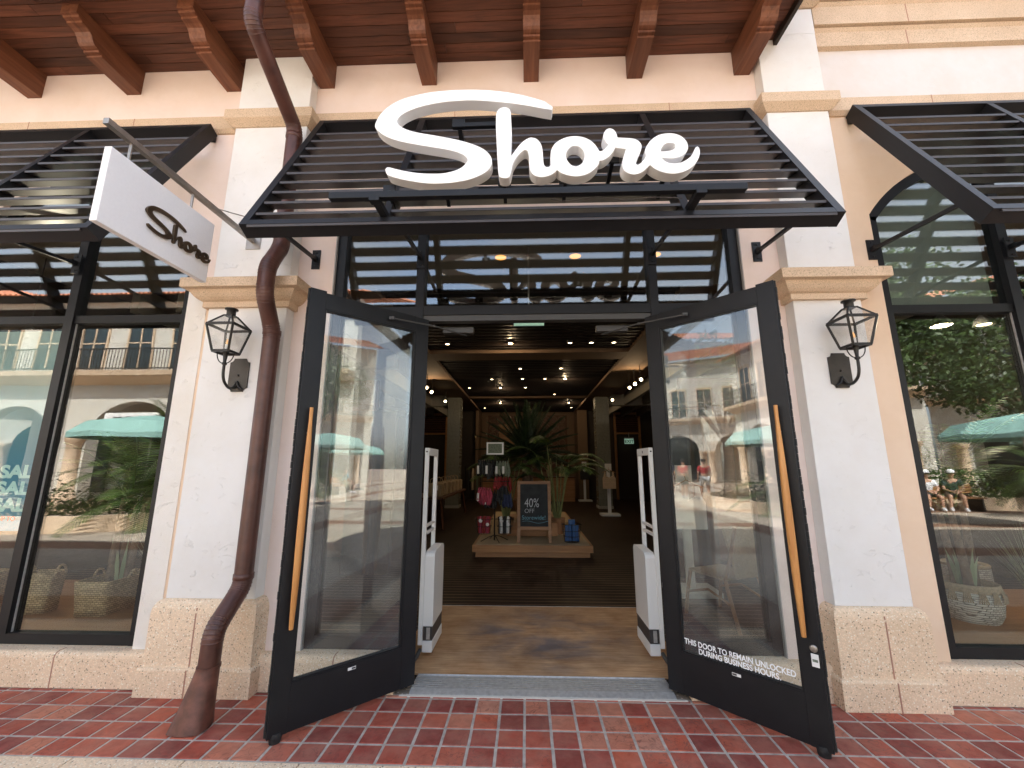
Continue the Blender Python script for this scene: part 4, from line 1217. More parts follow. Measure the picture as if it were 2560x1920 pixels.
# decks behind the display windows
for s in (-1, 1):
    MB().box(s * 2.66, s * 5.3, 3.30, 4.75, 0.004, 0.255).build('window_deck', M['oak'], shop)
    MB().box(s * 1.95, s * 2.63, 6.1, 6.2, 0.004, 2.3).build('inner_partition', M['dark_paint'], shop)
    MB().box(s * 2.66, s * 6.49, 7.2, 7.3, 0.004, 3.0).build('inner_partition', M['red_wood'], shop)

# ---- lamps
spot_names = {8.45: 'in the first row inside the doorway', 10.8: 'in the second row', 12.15: 'in the third row', 13.55: 'in the fourth row', 14.9: 'before the far cross beam', 17.0: 'beyond the far cross beam', 18.47: 'nearest the back wall'}
spots = [(-1.68, 8.45), (-0.33, 8.45), (0.92, 8.45), (1.37, 8.45), (1.84, 8.45), (-0.17, 10.8), (0.92, 10.8), (-1.04, 12.15), (-0.12, 12.15), (0.55, 12.15), (1.15, 12.15), (-1.91, 13.55), (-0.88, 13.55), (-0.04, 13.55), (1.01, 14.9), (-1.09, 17.0), (1.73, 17.0), (-1.89, 18.47), (1.99, 18.47)]
first = {}
for i, (x, y) in enumerate(spots):
    row = [q[0] for q in spots if q[1] == y]; row.sort()
    k = row.index(x); n = len(row)
    where = ('only one' if n == 1 else ['leftmost', 'second from left', 'third from left', 'fourth from left', 'fifth from left'][k] if k < n - 1 else 'rightmost')
    lab = 'small glowing ceiling spotlight %s, %s' % (spot_names[y], where)
    if not first:
        th = thing('ceiling_spotlight', lab, 'spotlight', (x, y, 4.06), 0, 'ceiling spotlights inside the shop', False)
        MB().lathe([(0.042, -0.03), (0.062, -0.03), (0.062, 0.10), (0.0, 0.10)], (0, 0, 0), 14, None, False).build('housing', M['dark_plastic'], th)
        MB().lathe([(0.0, -0.022), (0.036, -0.020), (0.04, -0.026)], (0, 0, 0), 14, None, False).build('lens', M['lamp_on'], th)
        first['a'] = th
    else:
        c = copy_tree(first['a']); c.location = (x, y, 4.06); c['label'] = lab
amb = None
for x, w in ((-0.307, 'leftmost of three'), (0.602, 'middle one of three'), (1.56, 'rightmost of three')):
    lab = 'amber recessed downlight seen through the glass above the doors, %s' % w
    if amb is None:
        amb = thing('recessed_downlight', lab, 'downlight', (x, 4.67, 4.0), 0, 'amber downlights above the entrance', False)
        MB().lathe([(0.07, -0.006), (0.085, -0.006), (0.085, 0.0), (0.07, 0.0)], (0, 0, 0), 20, None, False).build('trim_ring', M['soffit_grey'], amb)
        MB().lathe([(0.0, -0.002), (0.07, -0.003)], (0, 0, 0), 20, None, False).build('lens', M['lamp_amber'], amb)
    else:
        c = copy_tree(amb); c.location = (x, 4.67, 4.0); c['label'] = lab
trk = None
for (x, y, z), w in (((2.86, 10.3, 3.62), 'nearest on the right side beam'), ((2.85, 10.85, 3.62), 'second on the right side beam'), ((2.84, 11.4, 3.62), 'farthest of three on the right side beam'), ((2.81, 13.6, 3.62), 'deep on the right side near the mosaic column'), ((-2.76, 11.2, 3.62), 'nearest on the left side beam'), ((-2.78, 11.9, 3.62), 'second on the left side beam'), ((-2.73, 13.7, 3.62), 'deep on the left side near the mosaic column')):
    lab = 'tilted track lamp %s' % w
    if trk is None:
        trk = thing('track_lamp', lab, 'track lamp', (x, y, z), 0, 'track lamps inside the shop', False)
        MB().tube([(0, 0.06, 0.02), (0, -0.06, -0.02)], 0.045, 12, None, False).tube([(0, 0, 0.02), (0, 0, 0.38)], 0.008, 6).build('housing', M['dark_plastic'], trk)
        MB().add([(0.04 * math.cos(a * 0.5236), -0.055, -0.018 + 0.04 * math.sin(a * 0.5236)) for a in range(12)], [tuple(range(12))]).build('lens', M['lamp_on'], trk)
    else:
        c = copy_tree(trk); c.location = (x, y, z); c['label'] = lab
pen = None
for x, w in ((4.55, 'nearer the pilaster'), (5.0, 'farther from the pilaster')):
    for s in (1, -1):
        lab = 'small dome pendant lamp inside the %s shop window, %s' % ('right' if s > 0 else 'left', w)
        if pen is None:
            pen = thing('pendant_lamp', lab, 'pendant lamp', (s * x, 4.5, 3.0), 0, 'dome pendants in the shop windows', False)
            MB().lathe([(0.09, 0.0), (0.075, 0.06), (0.03, 0.11), (0.012, 0.13)], (0, 0, 0), 18, None, False).build('shade', M['dark_plastic'], pen)
            MB().tube([(0, 0, 0.12), (0, 0, 1.0)], 0.006, 6).build('cord', M['dark_plastic'], pen)
            MB().lathe([(0.0, 0.012), (0.06, 0.01)], (0, 0, 0), 16, None, False).build('diffuser', M['lamp_on'], pen)
        else:
            c = copy_tree(pen); c.location = (s * x if s > 0 else -x - 0.9, 4.5, 3.0); c['label'] = lab
def lamp(loc, e, col=(1.0, 0.72, 0.42), r=0.06):
    d = bpy.data.lights.new('lamp_light', 'POINT'); d.energy = e; d.color = col; d.shadow_soft_size = r
    o = bpy.data.objects.new('lamp_light', d); COL.objects.link(o); o.location = loc
# each light sits directly under the lens of the lamp it belongs to
for loc, e in (((-0.33, 8.45, 4.015), 4), ((1.15, 12.15, 4.015), 5), ((-0.88, 13.55, 4.015), 5), ((1.73, 17.0, 4.015), 4), ((-1.09, 17.0, 4.015), 4), ((2.85, 10.77, 3.58), 4), ((-2.78, 11.82, 3.58), 4)):
    lamp(loc, e, (1.0, 0.72, 0.42), 0.016)
for loc, e in (((4.55, 4.5, 2.985), 16), ((-5.45, 4.5, 2.985), 14)):
    lamp(loc, e, (1.0, 0.84, 0.64), 0.02)

# exit signs
def exit_sign(loc, label, sz=1.0):
    th = thing('exit_sign', label, 'exit sign', loc)
    x, y, z = loc
    MB().box(x - 0.17 * sz, x + 0.17 * sz, y, y + 0.02, z, z + 0.19 * sz).build('panel', M['exit_on'], th)
    MB().box(x - 0.17 * sz, x + 0.17 * sz, y - 0.01, y + 0.04, z + 0.19 * sz, z + 0.23 * sz).tube([(x, y + 0.01, z + 0.2 * sz), (x, y + 0.01, 4.0 if y < 6 else z + 0.5)], 0.01, 6).build('canopy', M['alu'], th)
    t = text_mesh('lettering', 'EXIT', 0.16 * sz, M['exit_letters'], 0.002, 0.004, 'CENTER')
    place(t, th, XZ(y - 0.004, x, z + 0.035 * sz))
exit_sign((0.03, 4.45, 3.045), 'green lit exit sign hanging just inside the door head')
exit_sign((4.6, 19.0, 2.45), 'small lit exit sign over the dark doorway at the right rear', 1.2)

# ================================================================== ANTI-THEFT GATES
def gate(x, s, label):
    """s=+1: body bulges towards +x"""
    th = thing('security_gate', label, 'security gate', (x, 3.8, 0.013), group='white security gates inside the entrance')
    b = MB()
    for y in (3.605, 3.955): b.box(x - 0.017, x + 0.017, y - 0.016, y + 0.016, 0.10, 1.60, 0.005)
    b.box(x - 0.018, x + 0.018, 3.588, 3.972, 1.585, 1.648, 0.006)
    b.box(x - 0.012, x + 0.012, 3.62, 3.94, 0.985, 1.005).box(x - 0.012, x + 0.012, 3.62, 3.94, 0.925, 0.945)
    b.build('loop_frame', M['white_plastic'], th)
    xa, xb = (x + 0.018, x + 0.096) if s > 0 else (x - 0.096, x - 0.018)
    pr = [(3.60, 0.235), (3.60, 0.76), (3.612, 0.785), (3.64, 0.80), (3.93, 0.81), (3.965, 0.80), (3.985, 0.775), (3.985, 0.235)]
    MB().prism(pr, 0, xa, xb).build('body', M['white_plastic'], th)
    MB().box(xa + 0.003, xb - 0.003, 3.603, 3.98, 0.13, 0.234).build('dark_band', M['dark_plastic'], th)
    MB().box(xa - 0.002, xb + 0.002, 3.595, 3.99, 0.045, 0.129, 0.008).build('foot', M['white_plastic'], th)
    MB().box(xa + 0.03, xb - 0.02, 3.5985, 3.603, 0.14, 0.225).build('junction_plate', M['alu'], th)
    MB().box(x - 0.019, x - 0.018, 3.77, 3.79, 1.605, 1.625).box(x - 0.007, x + 0.007, 3.586, 3.588, 1.61, 1.622).build('indicator', M['dark_plastic'], th)
    MB().tube([(x, 3.61, 0.06), (x - s * 0.01, 3.55, 0.035), (x - s * 0.03, 3.42, 0.026), (x - s * 0.045, 3.36, 0.024)], 0.016, 10).build('cable_conduit', M['grey_plastic'], th)
gate(-0.862, 1, 'white security gate standing inside the left door jamb')
gate(1.045, -1, 'white security gate standing inside the right door jamb')

# ================================================================== CENTRE DISPLAY
pl = thing('display_platform', 'low two-step oak platform with sandy top in the middle of the shop', 'platform', (0.08, 7.25, 0.004))
MB().box(-0.87, 1.03, 7.29, 12.3, 0.004, 0.085).build('base', M['oak'], pl)
MB().box(-0.922, 1.078, 7.25, 12.36, 0.086, 0.196, 0.004).build('rim', M['oak'], pl)
MB().box(-0.875, 0.06, 7.295, 12.3, 0.1965, 0.203).box(0.066, 1.03, 7.295, 12.3, 0.1965, 0.203).build('sandy_top', M['sand'], pl)
MB().box(-0.38, 0.56, 8.15, 9.6, 0.204, 0.44, 0.004).build('riser', M['oak'], pl)

cs = thing('chalkboard_sign', 'wooden framed chalkboard announcing forty percent off, leaning on the platform', 'chalkboard', (0.116, 7.5, 0.204))
def cy_(z): return 7.47 + (z - 0.2) * 0.14
b = MB()
for x in (-0.152, 0.384): b.bar((x, cy_(0.204), 0.204), (x, cy_(1.222), 1.222), 0.052, 0.026, (0, 1, 0))
for z in (0.435, 1.195): b.bar((-0.126, cy_(z), z), (0.358, cy_(z), z), 0.024, 0.052, (0, 0.14, 1))
b.build('frame', M['oak'], cs)
b = MB()
for x in (-0.152, 0.384): b.bar((x, cy_(1.19) + 0.03, 1.19), (x, 7.95, 0.204), 0.04, 0.02, (0, 1, 0))
b.build('rear_leg', M['oak'], cs)
sl = MB().obox((0.116, cy_(0.815) + 0.004, 0.815), (1, 0, 0), (0, 1, -0.14), (0, 0.14, 1), 0.243, 0.006, 0.36).build('board', M['slate'], cs)
k_ = 1 / math.sqrt(1 + 0.14 ** 2)
def chalk(body, size, x, z, mat, align='LEFT', sx=1.0):
    t = text_mesh('chalk_lettering', body, size, mat, 0.0004, -0.0008 if size > .06 else 0, align)
    Mx = Matrix(((sx, 0.03, 0, x), (0, 0.14 * k_, -k_, cy_(z) - 0.0035), (0, k_, 0.14 * k_, z), (0, 0, 0, 1)))
    place(t, cs, Mx)
chalk('40%', 0.215, -0.055, 0.78, M['chalk'], sx=0.72)
chalk('OFF', 0.10, -0.055, 0.685, M['chalk'])
chalk('Storewide!', 0.10, -0.10, 0.575, M['chalk_blue'], sx=0.94)
b = MB()
for i in range(16):
    x = -0.09 + i * 0.028; z = 0.535 + 0.018 * math.sin(i * 0.42 + 0.5)
    x2 = x + 0.028; z2 = 0.535 + 0.018 * math.sin((i + 1) * 0.42 + 0.5)
    b.bar((x, cy_(z) - 0.004, z), (x2, cy_(z2) - 0.004, z2), 0.003, 0.004)
b.build('chalk_flourish', M['chalk_blue'], cs)

def frond(b, base, d, L, droop, leaf, n, wid, up=0.25, vee=0.5, nl=1):
    """feather leaf: rachis plus leaflets"""
    p = Vector(base); d = Vector(d).normalized(); seg = 12; pts = [p.copy()]; dirs = [d.copy()]
    for i in range(seg):
        p = p + d * (L / seg); d = (d + Vector((0, 0, -droop / seg))).normalized(); pts.append(p.copy()); dirs.append(d.copy())
    b.tube(pts, [0.011 * (1 - 0.85 * i / seg) + 0.001 for i in range(seg + 1)], 5, 0.35, False)
    for i in range(n):
        f = 0.12 + 0.88 * i / n; q = f * seg; k = min(int(q), seg - 1); a = q - k
        c = pts[k].lerp(pts[k + 1], a); t = dirs[k]
        s = t.cross(Vector((0, 0, 1)))
        if s.length < 0.05: s = Vector((1, 0, 0))
        s.normalize(); nn = s.cross(t)
        ll = leaf * (0.35 + 0.65 * math.sin(math.pi * min(1, f * 0.92 + 0.10))) * random.uniform(0.85, 1.1)
        for sg in (-1, 1):
            o = (s * sg + nn * vee + t * up).normalized(); e = c + o * ll + Vector((0, 0, -droop * 0.05 * ll * 4))
            w = t * wid
            m = c.lerp(e, 0.45) + nn * 0.01
            b.add([c - w * 0.4, m - w, e, m + w, c + w * 0.4], [(0, 1, 2, 3, 4)], random.uniform(0.1, 1) * (0.6 + 0.4 * f))
    return b
cyc = thing('cycad', 'tall dark cycad with stiff spreading fronds in the middle of the display', 'potted palm', (0.0, 8.9, 0.44))
MB().lathe([(0.20, 0.442), (0.29, 0.75), (0.30, 0.80), (0.27, 0.80), (0.26, 0.74)], (0.0, 8.9, 0), 20).build('pot', M['terracotta'], cyc)
MB().tube([(0, 8.9, 0.7), (0.01, 8.9, 1.2), (0, 8.9, 1.75)], [0.13, 0.12, 0.10], 12).build('trunk', M['trunk'], cyc)
b = MB()
for i in range(64):
    az = i * 2.39996 + random.uniform(-.2, .2); el = R(-12 + 100 * (i / 64) ** 1.1)
    d = (math.cos(az) * math.cos(el), math.sin(az) * math.cos(el) * 0.9, math.sin(el))
    frond(b, (0.05 * d[0], 8.9 + 0.05 * d[1], 1.74), d, random.uniform(0.95, 1.2), 0.28, 0.15, 46, 0.010, 0.8, 0.45)
b.build('fronds', M['frond_dark'], cyc)
for (px, py, lab, n, sc) in ((-0.42, 8.75, 'green palm with arching fronds behind the chalkboard, on its left', 12, 0.95), (0.58, 8.7, 'green palm with arching fronds behind the chalkboard, on its right', 15, 1.15)):
    th = thing('areca_palm', lab, 'potted palm', (px, py, 0.204), 0, 'arching green palms on the display platform')
    MB().lathe([(0.11, 0.205), (0.15, 0.46), (0.155, 0.50), (0.135, 0.50)], (px, py - 0.25, 0), 18).build('pot', M['terracotta'], th)
    b = MB(); st = MB()
    for i in range(n):
        az = i * 2.4 + px; tilt = random.uniform(0.08, 0.32)
        h = random.uniform(0.65, 1.25) * sc
        base = Vector((px + 0.05 * math.cos(az), py - 0.25 + 0.05 * math.sin(az), 0.48)); top = base + Vector((math.cos(az) * tilt * h, math.sin(az) * tilt * h, h))
        st.tube([base, base.lerp(top, 0.5) + Vector((0, 0, 0.02)), top], [0.014, 0.011, 0.008], 6)
        frond(b, top, (math.cos(az) * 0.8, math.sin(az) * 0.8, 0.9), random.uniform(0.55, 0.85) * sc, 1.9, 0.22, 26, 0.013, 0.6, 0.1)
    st.build('stems', M['stem'], th); b.build('fronds', M['frond'], th)

# rotating accessory rack with goods
rk = thing('accessory_rack', 'slim dark wire rack with a framed card on top, left of the chalkboard', 'display rack', (-0.58, 7.6, 0.204))
b = MB().tube([(-0.58, 7.6, 0.22), (-0.58, 7.6, 1.70)], 0.013, 8)
b.build('pole', M['wire'], rk)
b = MB()
for a in (0.4, 1.97, 3.54, 5.11): b.tube([(-0.58, 7.6, 0.30), (-0.58 + 0.1 * math.cos(a), 7.6 + 0.1 * math.sin(a), 0.28), (-0.58 + 0.25 * math.cos(a), 7.6 + 0.22 * math.sin(a), 0.21)], 0.007, 6)
b.build('base', M['wire'], rk)
MB().box(-0.735, -0.425, 7.585, 7.60, 1.69, 1.91).build('card_frame', M['white_plastic'], rk)
MB().box(-0.705, -0.455, 7.582, 7.5845, 1.715, 1.885).build('card', M['green_cloth'], rk)
b = MB()
for z in (1.58, 1.22): 
    for i in range(8):
        a = i * math.pi / 4; b.tube([(-0.58, 7.6, z), (-0.58 + 0.26 * math.cos(a), 7.6 + 0.2 * math.sin(a), z)], 0.004, 5)
    P = [(-0.58 + 0.26 * math.cos(a * 0.3927), 7.6 + 0.2 * math.sin(a * 0.3927), z) for a in range(17)]; b.tube(P, 0.004, 5)
b.build('hook_ring', M['wire'], rk)
for cxx in (-0.76, -0.40):
    b = MB()
    for z, r in ((0.34, 0.11), (0.46, 0.135), (0.58, 0.16)):
        b.tube([(cxx + r * math.cos(a * 0.3927), 7.56 + r * 0.8 * math.sin(a * 0.3927), z) for a in range(17)], 0.005, 5)
    for a in range(12):
        b.tube([(cxx + 0.11 * math.cos(a * 0.5236), 7.56 + 0.09 * math.sin(a * 0.5236), 0.34), (cxx + 0.16 * math.cos(a * 0.5236), 7.56 + 0.128 * math.sin(a * 0.5236), 0.58)], 0.003, 4)
    b.build('wire_basket', M['wire'], rk)
def bundle(label, c, w, h, n, mats, tags=1):
    th = thing('cloth_bundle', label, 'cloth bundle', (c[0], c[1], c[2] - h), 0, 'knitted goods on the accessory rack')
    b = MB()
    for i in range(n):
        x = c[0] + w * ((i + 0.5) / n - 0.5) + random.uniform(-.01, .01); y = c[1] - 0.03 + random.uniform(-.04, .03); hh_ = h * random.uniform(0.8, 1.05)
        P = [(x + 0.012 * math.sin(i + k), y + 0.01 * math.cos(2 * k + i), c[2] - hh_ * k / 6) for k in range(7)]
        b.tube(P, [0.008, 0.022, 0.030, 0.032, 0.028, 0.030, 0.014], 8)
    b.build('knit', mats, th)
    for i in range(tags):
        x = c[0] - w * 0.42 + i * w * 0.5
        MB().box(x - 0.018, x + 0.018, c[1] - 0.09, c[1] - 0.086, c[2] - h * 0.75, c[2] - h * 0.32).build('price_tag', M['paper'], th)
bundle('black patterned knit bundle hanging at the top left of the rack', (-0.74, 7.52, 1.60), 0.30, 0.33, 7, M['black_cloth'], 2)
bundle('sage green knit bundle hanging at the top right of the rack', (-0.44, 7.52, 1.58), 0.24, 0.30, 5, M['green_cloth'], 2)
bundle('bright pink knit bundle hanging at the middle left of the rack', (-0.76, 7.52, 1.12), 0.24, 0.30, 6, M['pink_cloth'], 1)
bundle('dark mixed knit bundle hanging at the middle right of the rack', (-0.45, 7.52, 1.15), 0.20, 0.32, 5, M['black_cloth'], 0)
bundle('red knit bundle hanging behind the middle of the rack', (-0.40, 7.72, 1.30), 0.2, 0.28, 4, M['red_cloth'], 0)
bundle('teal and navy knit bundle hanging low on the right of the rack', (-0.36, 7.50, 1.02), 0.16, 0.26, 4, M['navy_shirt'], 0)
bundle('charcoal knit bundle hanging low behind the pink one on the rack', (-0.66, 7.62, 1.05), 0.2, 0.30, 5, M['black_cloth'], 1)
bundle('black patterned knit bundle at the back of the top ring', (-0.58, 7.74, 1.58), 0.30, 0.30, 6, M['black_cloth'], 0)
bundle('small red knit bundle between the top and middle rings of the rack', (-0.52, 7.50, 1.30), 0.12, 0.22, 3, M['red_cloth'], 0)
def rolls(label, cx_, mats):
    th = thing('rolled_goods', label, 'rolled goods', (cx_, 7.56, 0.345), 0, 'rolled goods in the rack baskets')
    for q, m in enumerate(mats):
        b = MB()
        for i in range(4):
            a = i * 1.57 + q * 0.8; x, y = cx_ + 0.08 * math.cos(a), 7.55 + 0.055 * math.sin(a)
            b.tube([(x, y, 0.35), (x * 0.98 + cx_ * 0.02, y - 0.01, 0.52), (x + 0.02 * math.cos(a), y, 0.62)], [0.026, 0.032, 0.024], 8)
        b.build('roll', m, th)
    MB().sphere((cx_ - 0.05, 7.44, 0.56), 0.034, 8, None, (1, .2, 1)).sphere((cx_ + 0.07, 7.44, 0.50), 0.03, 8, None, (1, .2, 1)).build('round_tag', M['paper'], th)
rolls('red and pink rolled goods in the left basket of the rack', -0.76, (M['red_cloth'], M['pink_cloth']))
rolls('black and white rolled goods in the right basket of the rack', -0.40, (M['black_cloth'], M['paper']))

bk = thing('wire_basket', 'dark wire basket holding blue packets on the right of the platform', 'basket', (0.76, 7.56, 0.204))
b = MB()
for z, r in ((0.215, 0.125), (0.30, 0.14), (0.39, 0.155), (0.50, 0.17)):
    b.tube([(0.76 + r * math.cos(a * 0.2618), 7.56 + r * 0.8 * math.sin(a * 0.2618), z) for a in range(25)], 0.005, 5)
for a in range(16):
    ca, sa = math.cos(a * 0.3927), math.sin(a * 0.3927)
    b.tube([(0.76 + 0.125 * ca, 7.56 + 0.1 * sa, 0.212), (0.76 + 0.17 * ca, 7.56 + 0.136 * sa, 0.50)], 0.003, 4)
b.build('wire_body', M['wire'], bk)
for x, y, h, lab in ((0.70, 7.53, 0.49, 'blue packet standing in the wire basket, nearest the chalkboard'), (0.82, 7.53, 0.49, 'blue packet standing in the wire basket, at its right side'), (0.77, 7.62, 0.57, 'taller blue packet at the back of the wire basket')):
    th = tag(MB().box(x - 0.058, x + 0.058, y - 0.028, y + 0.028, 0.222, h, 0.012).build('packet', M['blue_bag']), lab, 'packet', 'blue packets in the wire basket')

# T-stands with garments
def tstand(x, y, label, glabel, gm, h=1.5):
    th = thing('garment_stand', label, 'garment stand', (x, y, 0.004), 0, 'white garment stands')
    MB().box(x - 0.28, x + 0.28, y - 0.22, y + 0.22, 0.005, 0.065, 0.005).build('base_plate', M['white_plastic'], th)
    MB().box(x - 0.05, x + 0.05, y - 0.02, y + 0.02, 0.066, h, 0.004).build('post', M['white_plastic'], th)
    MB().box(x - 0.10, x + 0.10, y - 0.035, y - 0.022, h - 0.16, h + 0.05).build('card', M['paper'], th)
    gt = thing('garment', glabel, 'garment', (x, y - 0.12, h - 0.78), 0, 'garments on the white stands')
    pr = [(-0.13, 0.0), (-0.16, -0.14), (-0.20, -0.18), (-0.19, -0.50), (0.19, -0.50), (0.20, -0.18), (0.16, -0.14), (0.13, 0.0), (0.105, 0.0), (0.10, -0.12), (0.0, -0.17), (-0.10, -0.12), (-0.105, 0.0)]
    prs = [(x + p[0] * (1 + 0.03 * math.sin(i * 2.1)), h - 0.20 + p[1]) for i, p in enumerate(pr)]
    MB().prism(prs, 1, y - 0.15, y - 0.09).build('cloth', gm, gt)
    MB().tube([(x - 0.2, y - 0.10, h - 0.22), (x, y - 0.10, h - 0.13), (x + 0.2, y - 0.10, h - 0.22)], 0.008, 6).tube([(x, y - 0.10, h - 0.13), (x, y - 0.05, h - 0.06)], 0.005, 6).build('hanger', M['oak'], gt)
tstand(2.50, 13.2, 'white garment stand carrying a cream top, before the right mosaic column', 'cream floral sleeveless top hanging on the nearer white stand', M['cream_cloth'])
tstand(2.45, 18.3, 'white garment stand far back carrying a dark top', 'dark top hanging on the far white stand', M['black_cloth'], 1.6)
tstand(1.95, 5.4, 'white garment stand behind the glass right of the entrance', 'pale top hanging behind the right sidelight', M['white_shirt'], 1.45)

# left table with totes
tb = thing('display_table', 'long dark wooden table with splayed legs along the left side of the shop', 'table', (-2.45, 12.0, 0.004))
MB().box(-2.9, -2.0, 10.1, 13.9, 0.70, 0.75, 0.004).build('tabletop', M['red_wood'], tb)
for x, y, dx, dy in ((-2.1, 10.3, 0.1, -0.12), (-2.8, 10.3, -0.1, -0.12), (-2.1, 13.7, 0.1, 0.12), (-2.8, 13.7, -0.1, 0.12)):
    MB().bar((x, y, 0.70), (x + dx, y + dy, 0.004), 0.05, 0.05).build('leg', M['red_wood'], tb)
for i in range(6):
    y = 10.45 + i * 0.6; x = -2.28
    th = thing('tote', 'natural cloth tote with white tag on the long left table, %s from the entrance' % ['nearest', 'second', 'third', 'fourth', 'fifth', 'sixth'][i], 'tote bag', (x, y, 0.752), 0, 'cloth totes on the long table')
    MB().box(x - 0.2, x + 0.2, y - 0.13, y + 0.13, 0.753, 1.06, 0.03).build('body', M['burlap'], th)
    MB().tube([(x + 0.1, y - 0.13, 1.03), (x + 0.08, y - 0.14, 1.16), (x, y - 0.14, 1.20), (x - 0.08, y - 0.14, 1.16), (x - 0.1, y - 0.13, 1.03)], 0.012, 6).build('handle', M['burlap'], th)
    MB().box(x + 0.05, x + 0.11, y - 0.137, y - 0.132, 0.90, 1.02).build('price_tag', M['paper'], th)
cr = thing('clothes_rail', 'dark clothes rail with hanging garments beside the left mosaic column', 'clothes rail', (-2.15, 16.8, 0.004))
MB().tube([(-2.45, 16.8, 0.01), (-2.45, 16.8, 1.45), (-1.85, 16.8, 1.45), (-1.85, 16.8, 0.01)], 0.018, 8).build('rail_frame', M['wire'], cr)
for i, (m, nm) in enumerate((('black_cloth', 'black'), ('cream_cloth', 'peach'), ('green_cloth', 'sage'))):
    x = -2.32 + i * 0.17
    th = thing('garment', '%s garment hanging on the dark clothes rail' % nm, 'garment', (x, 16.8, 0.55), 0, 'garments on the clothes rail')
    MB().prism([(16.62, 0.55), (16.98, 0.55), (16.95, 1.25), (16.84, 1.38), (16.76, 1.38), (16.65, 1.25)], 0, x - 0.03, x + 0.03).build('cloth', M[m], th)
    MB().tube([(x, 16.8, 1.37), (x, 16.8, 1.46)], 0.006, 6).build('hanger', M['wire'], th)
ct = thing('counter', 'wide oak sales counter across the back of the shop', 'counter', (0.3, 18.4, 0.004))
MB().box(-1.9, 2.0, 18.1, 18.7, 0.005, 0.98).build('body', M['oak'], ct)
MB().box(-1.95, 2.05, 18.05, 18.75, 0.981, 1.03).build('top', M['red_wood'], ct)
for x, pr, lab, m in ((0.95, [(0.06, 0), (0.12, 0.12), (0.13, 0.3), (0.09, 0.42), (0.07, 0.5)], 'pale rounded vase on the back counter', 'burlap'), (1.5, [(0.14, 0), (0.14, 0.16), (0.11, 0.17), (0.12, 0.34), (0.09, 0.35), (0.09, 0.5)], 'tiered straw stack at the right end of the back counter', 'basket'), (-1.2, [(0.12, 0), (0.14, 0.2), (0.13, 0.22)], 'low tan pot at the left end of the back counter', 'terracotta')):
    MB().lathe(pr, (x, 18.35, 1.032), 18).build('vase', M[m]); o = COL.objects[-1]; tag(o, lab, 'vase', 'vessels on the back counter')

# ================================================================== SHOP WINDOW DISPLAYS
def square_basket(x0, x1, y0, y1, z0, h, label, tilt=0.0):
    cx_, cy2 = (x0 + x1) / 2, (y0 + y1) / 2
    th = thing('woven_basket', label, 'basket', (cx_, cy2, z0), tilt, 'woven baskets in the shop windows', False)
    th.rotation_euler = (0, 0, tilt)
    hx, hy = (x1 - x0) / 2, (y1 - y0) / 2; f = 1.14
    b = MB(); n = 7; V = []
    ring = []
    for s_, (ax, ay, bx, by) in enumerate(((-1, -1, 1, -1), (1, -1, 1, 1), (1, 1, -1, 1), (-1, 1, -1, -1))):
        for i in range(n):
            t = i / n; ring.append((ax + (bx - ax) * t, ay + (by - ay) * t))
    def rnd(p):
        l = max(abs(p[0]), abs(p[1])); c_ = abs(p[0]) * abs(p[1]); k = 1 - 0.07 * c_ ** 3
        return p[0] * k, p[1] * k
    N_ = len(ring)
    prof = [(1.0, 0.0), (1.02, 0.25 * h), (1.06, 0.5 * h), (1.1, 0.8 * h), (f, h), (f * 0.97, h + 0.008), (f * 0.93, h), (0.95, 0.5 * h), (0.9, 0.3 * h)]
    for k, z in prof:
        for p in ring:
            q = rnd(p); V.append((q[0] * hx * k, q[1] * hy * k, z))
    F = []
    for i in range(len(prof) - 1):
        for j in range(N_): F.append((i * N_ + j, i * N_ + (j + 1) % N_, (i + 1) * N_ + (j + 1) % N_, (i + 1) * N_ + j))
    F.append(tuple(reversed(range(N_)))); F.append(tuple((len(prof) - 1) * N_ + j for j in range(N_)))
    b.add(V, F, None, True); b.build('body', M['basket'], th)
    for s in (-1, 1):
        P = [(s * hx * f, 0.05 * math.cos(R(a)), h - 0.02 + 0.08 * math.sin(R(a))) for a in range(0, 181, 20)] if abs(hx) < 10 else []
        MB().tube(P, 0.010, 8).build('handle', M['basket'], th)
    return th
square_basket(-3.83, -3.55, 3.64, 4.06, 0.256, 0.27, 'square seagrass basket with rope handles and palm stems in the left shop window')
square_basket(-4.36, -4.14, 3.68, 3.82, 0.256, 0.32, 'tall narrow seagrass basket beside the square one in the left shop window', 0.15)
square_basket(-5.05, -4.75, 3.6, 3.9, 0.256, 0.30, 'seagrass basket at the left frame edge behind the poster')
rb = thing('rope_basket', 'round white rope basket with straw rim and tassels in the right shop window', 'basket', (3.67, 3.86, 0.256))
MB().lathe([(0.155, 0.0), (0.185, 0.06), (0.20, 0.16), (0.195, 0.235)], (3.67, 3.86, 0.257), 28).build('body', M['basket_white'], rb)
MB().lathe([(0.196, 0.235), (0.20, 0.25), (0.195, 0.29), (0.185, 0.295), (0.18, 0.24)], (3.67, 3.86, 0.257), 28, None, False).build('rim', M['burlap'], rb)
b = MB()
for a in range(200, 345, 24):
    ca, sa = math.cos(R(a)), math.sin(R(a))
    for q in range(5):
        o_ = (q - 2) * 0.007
        b.tube([(3.67 + 0.198 * ca + o_ * sa, 3.86 + 0.198 * sa - o_ * ca, 0.515), (3.67 + 0.212 * ca + o_ * 1.3 * sa, 3.86 + 0.212 * sa - o_ * 1.3 * ca, 0.47), (3.67 + 0.212 * ca + o_ * 2 * sa, 3.86 + 0.212 * sa - o_ * 2 * ca, 0.425)], 0.004, 5)
b.build('tassel', M['burlap'], rb)
rb2 = thing('rope_basket', 'smaller white rope basket standing behind the tasselled one in the right shop window', 'basket', (4.2, 4.4, 0.256))
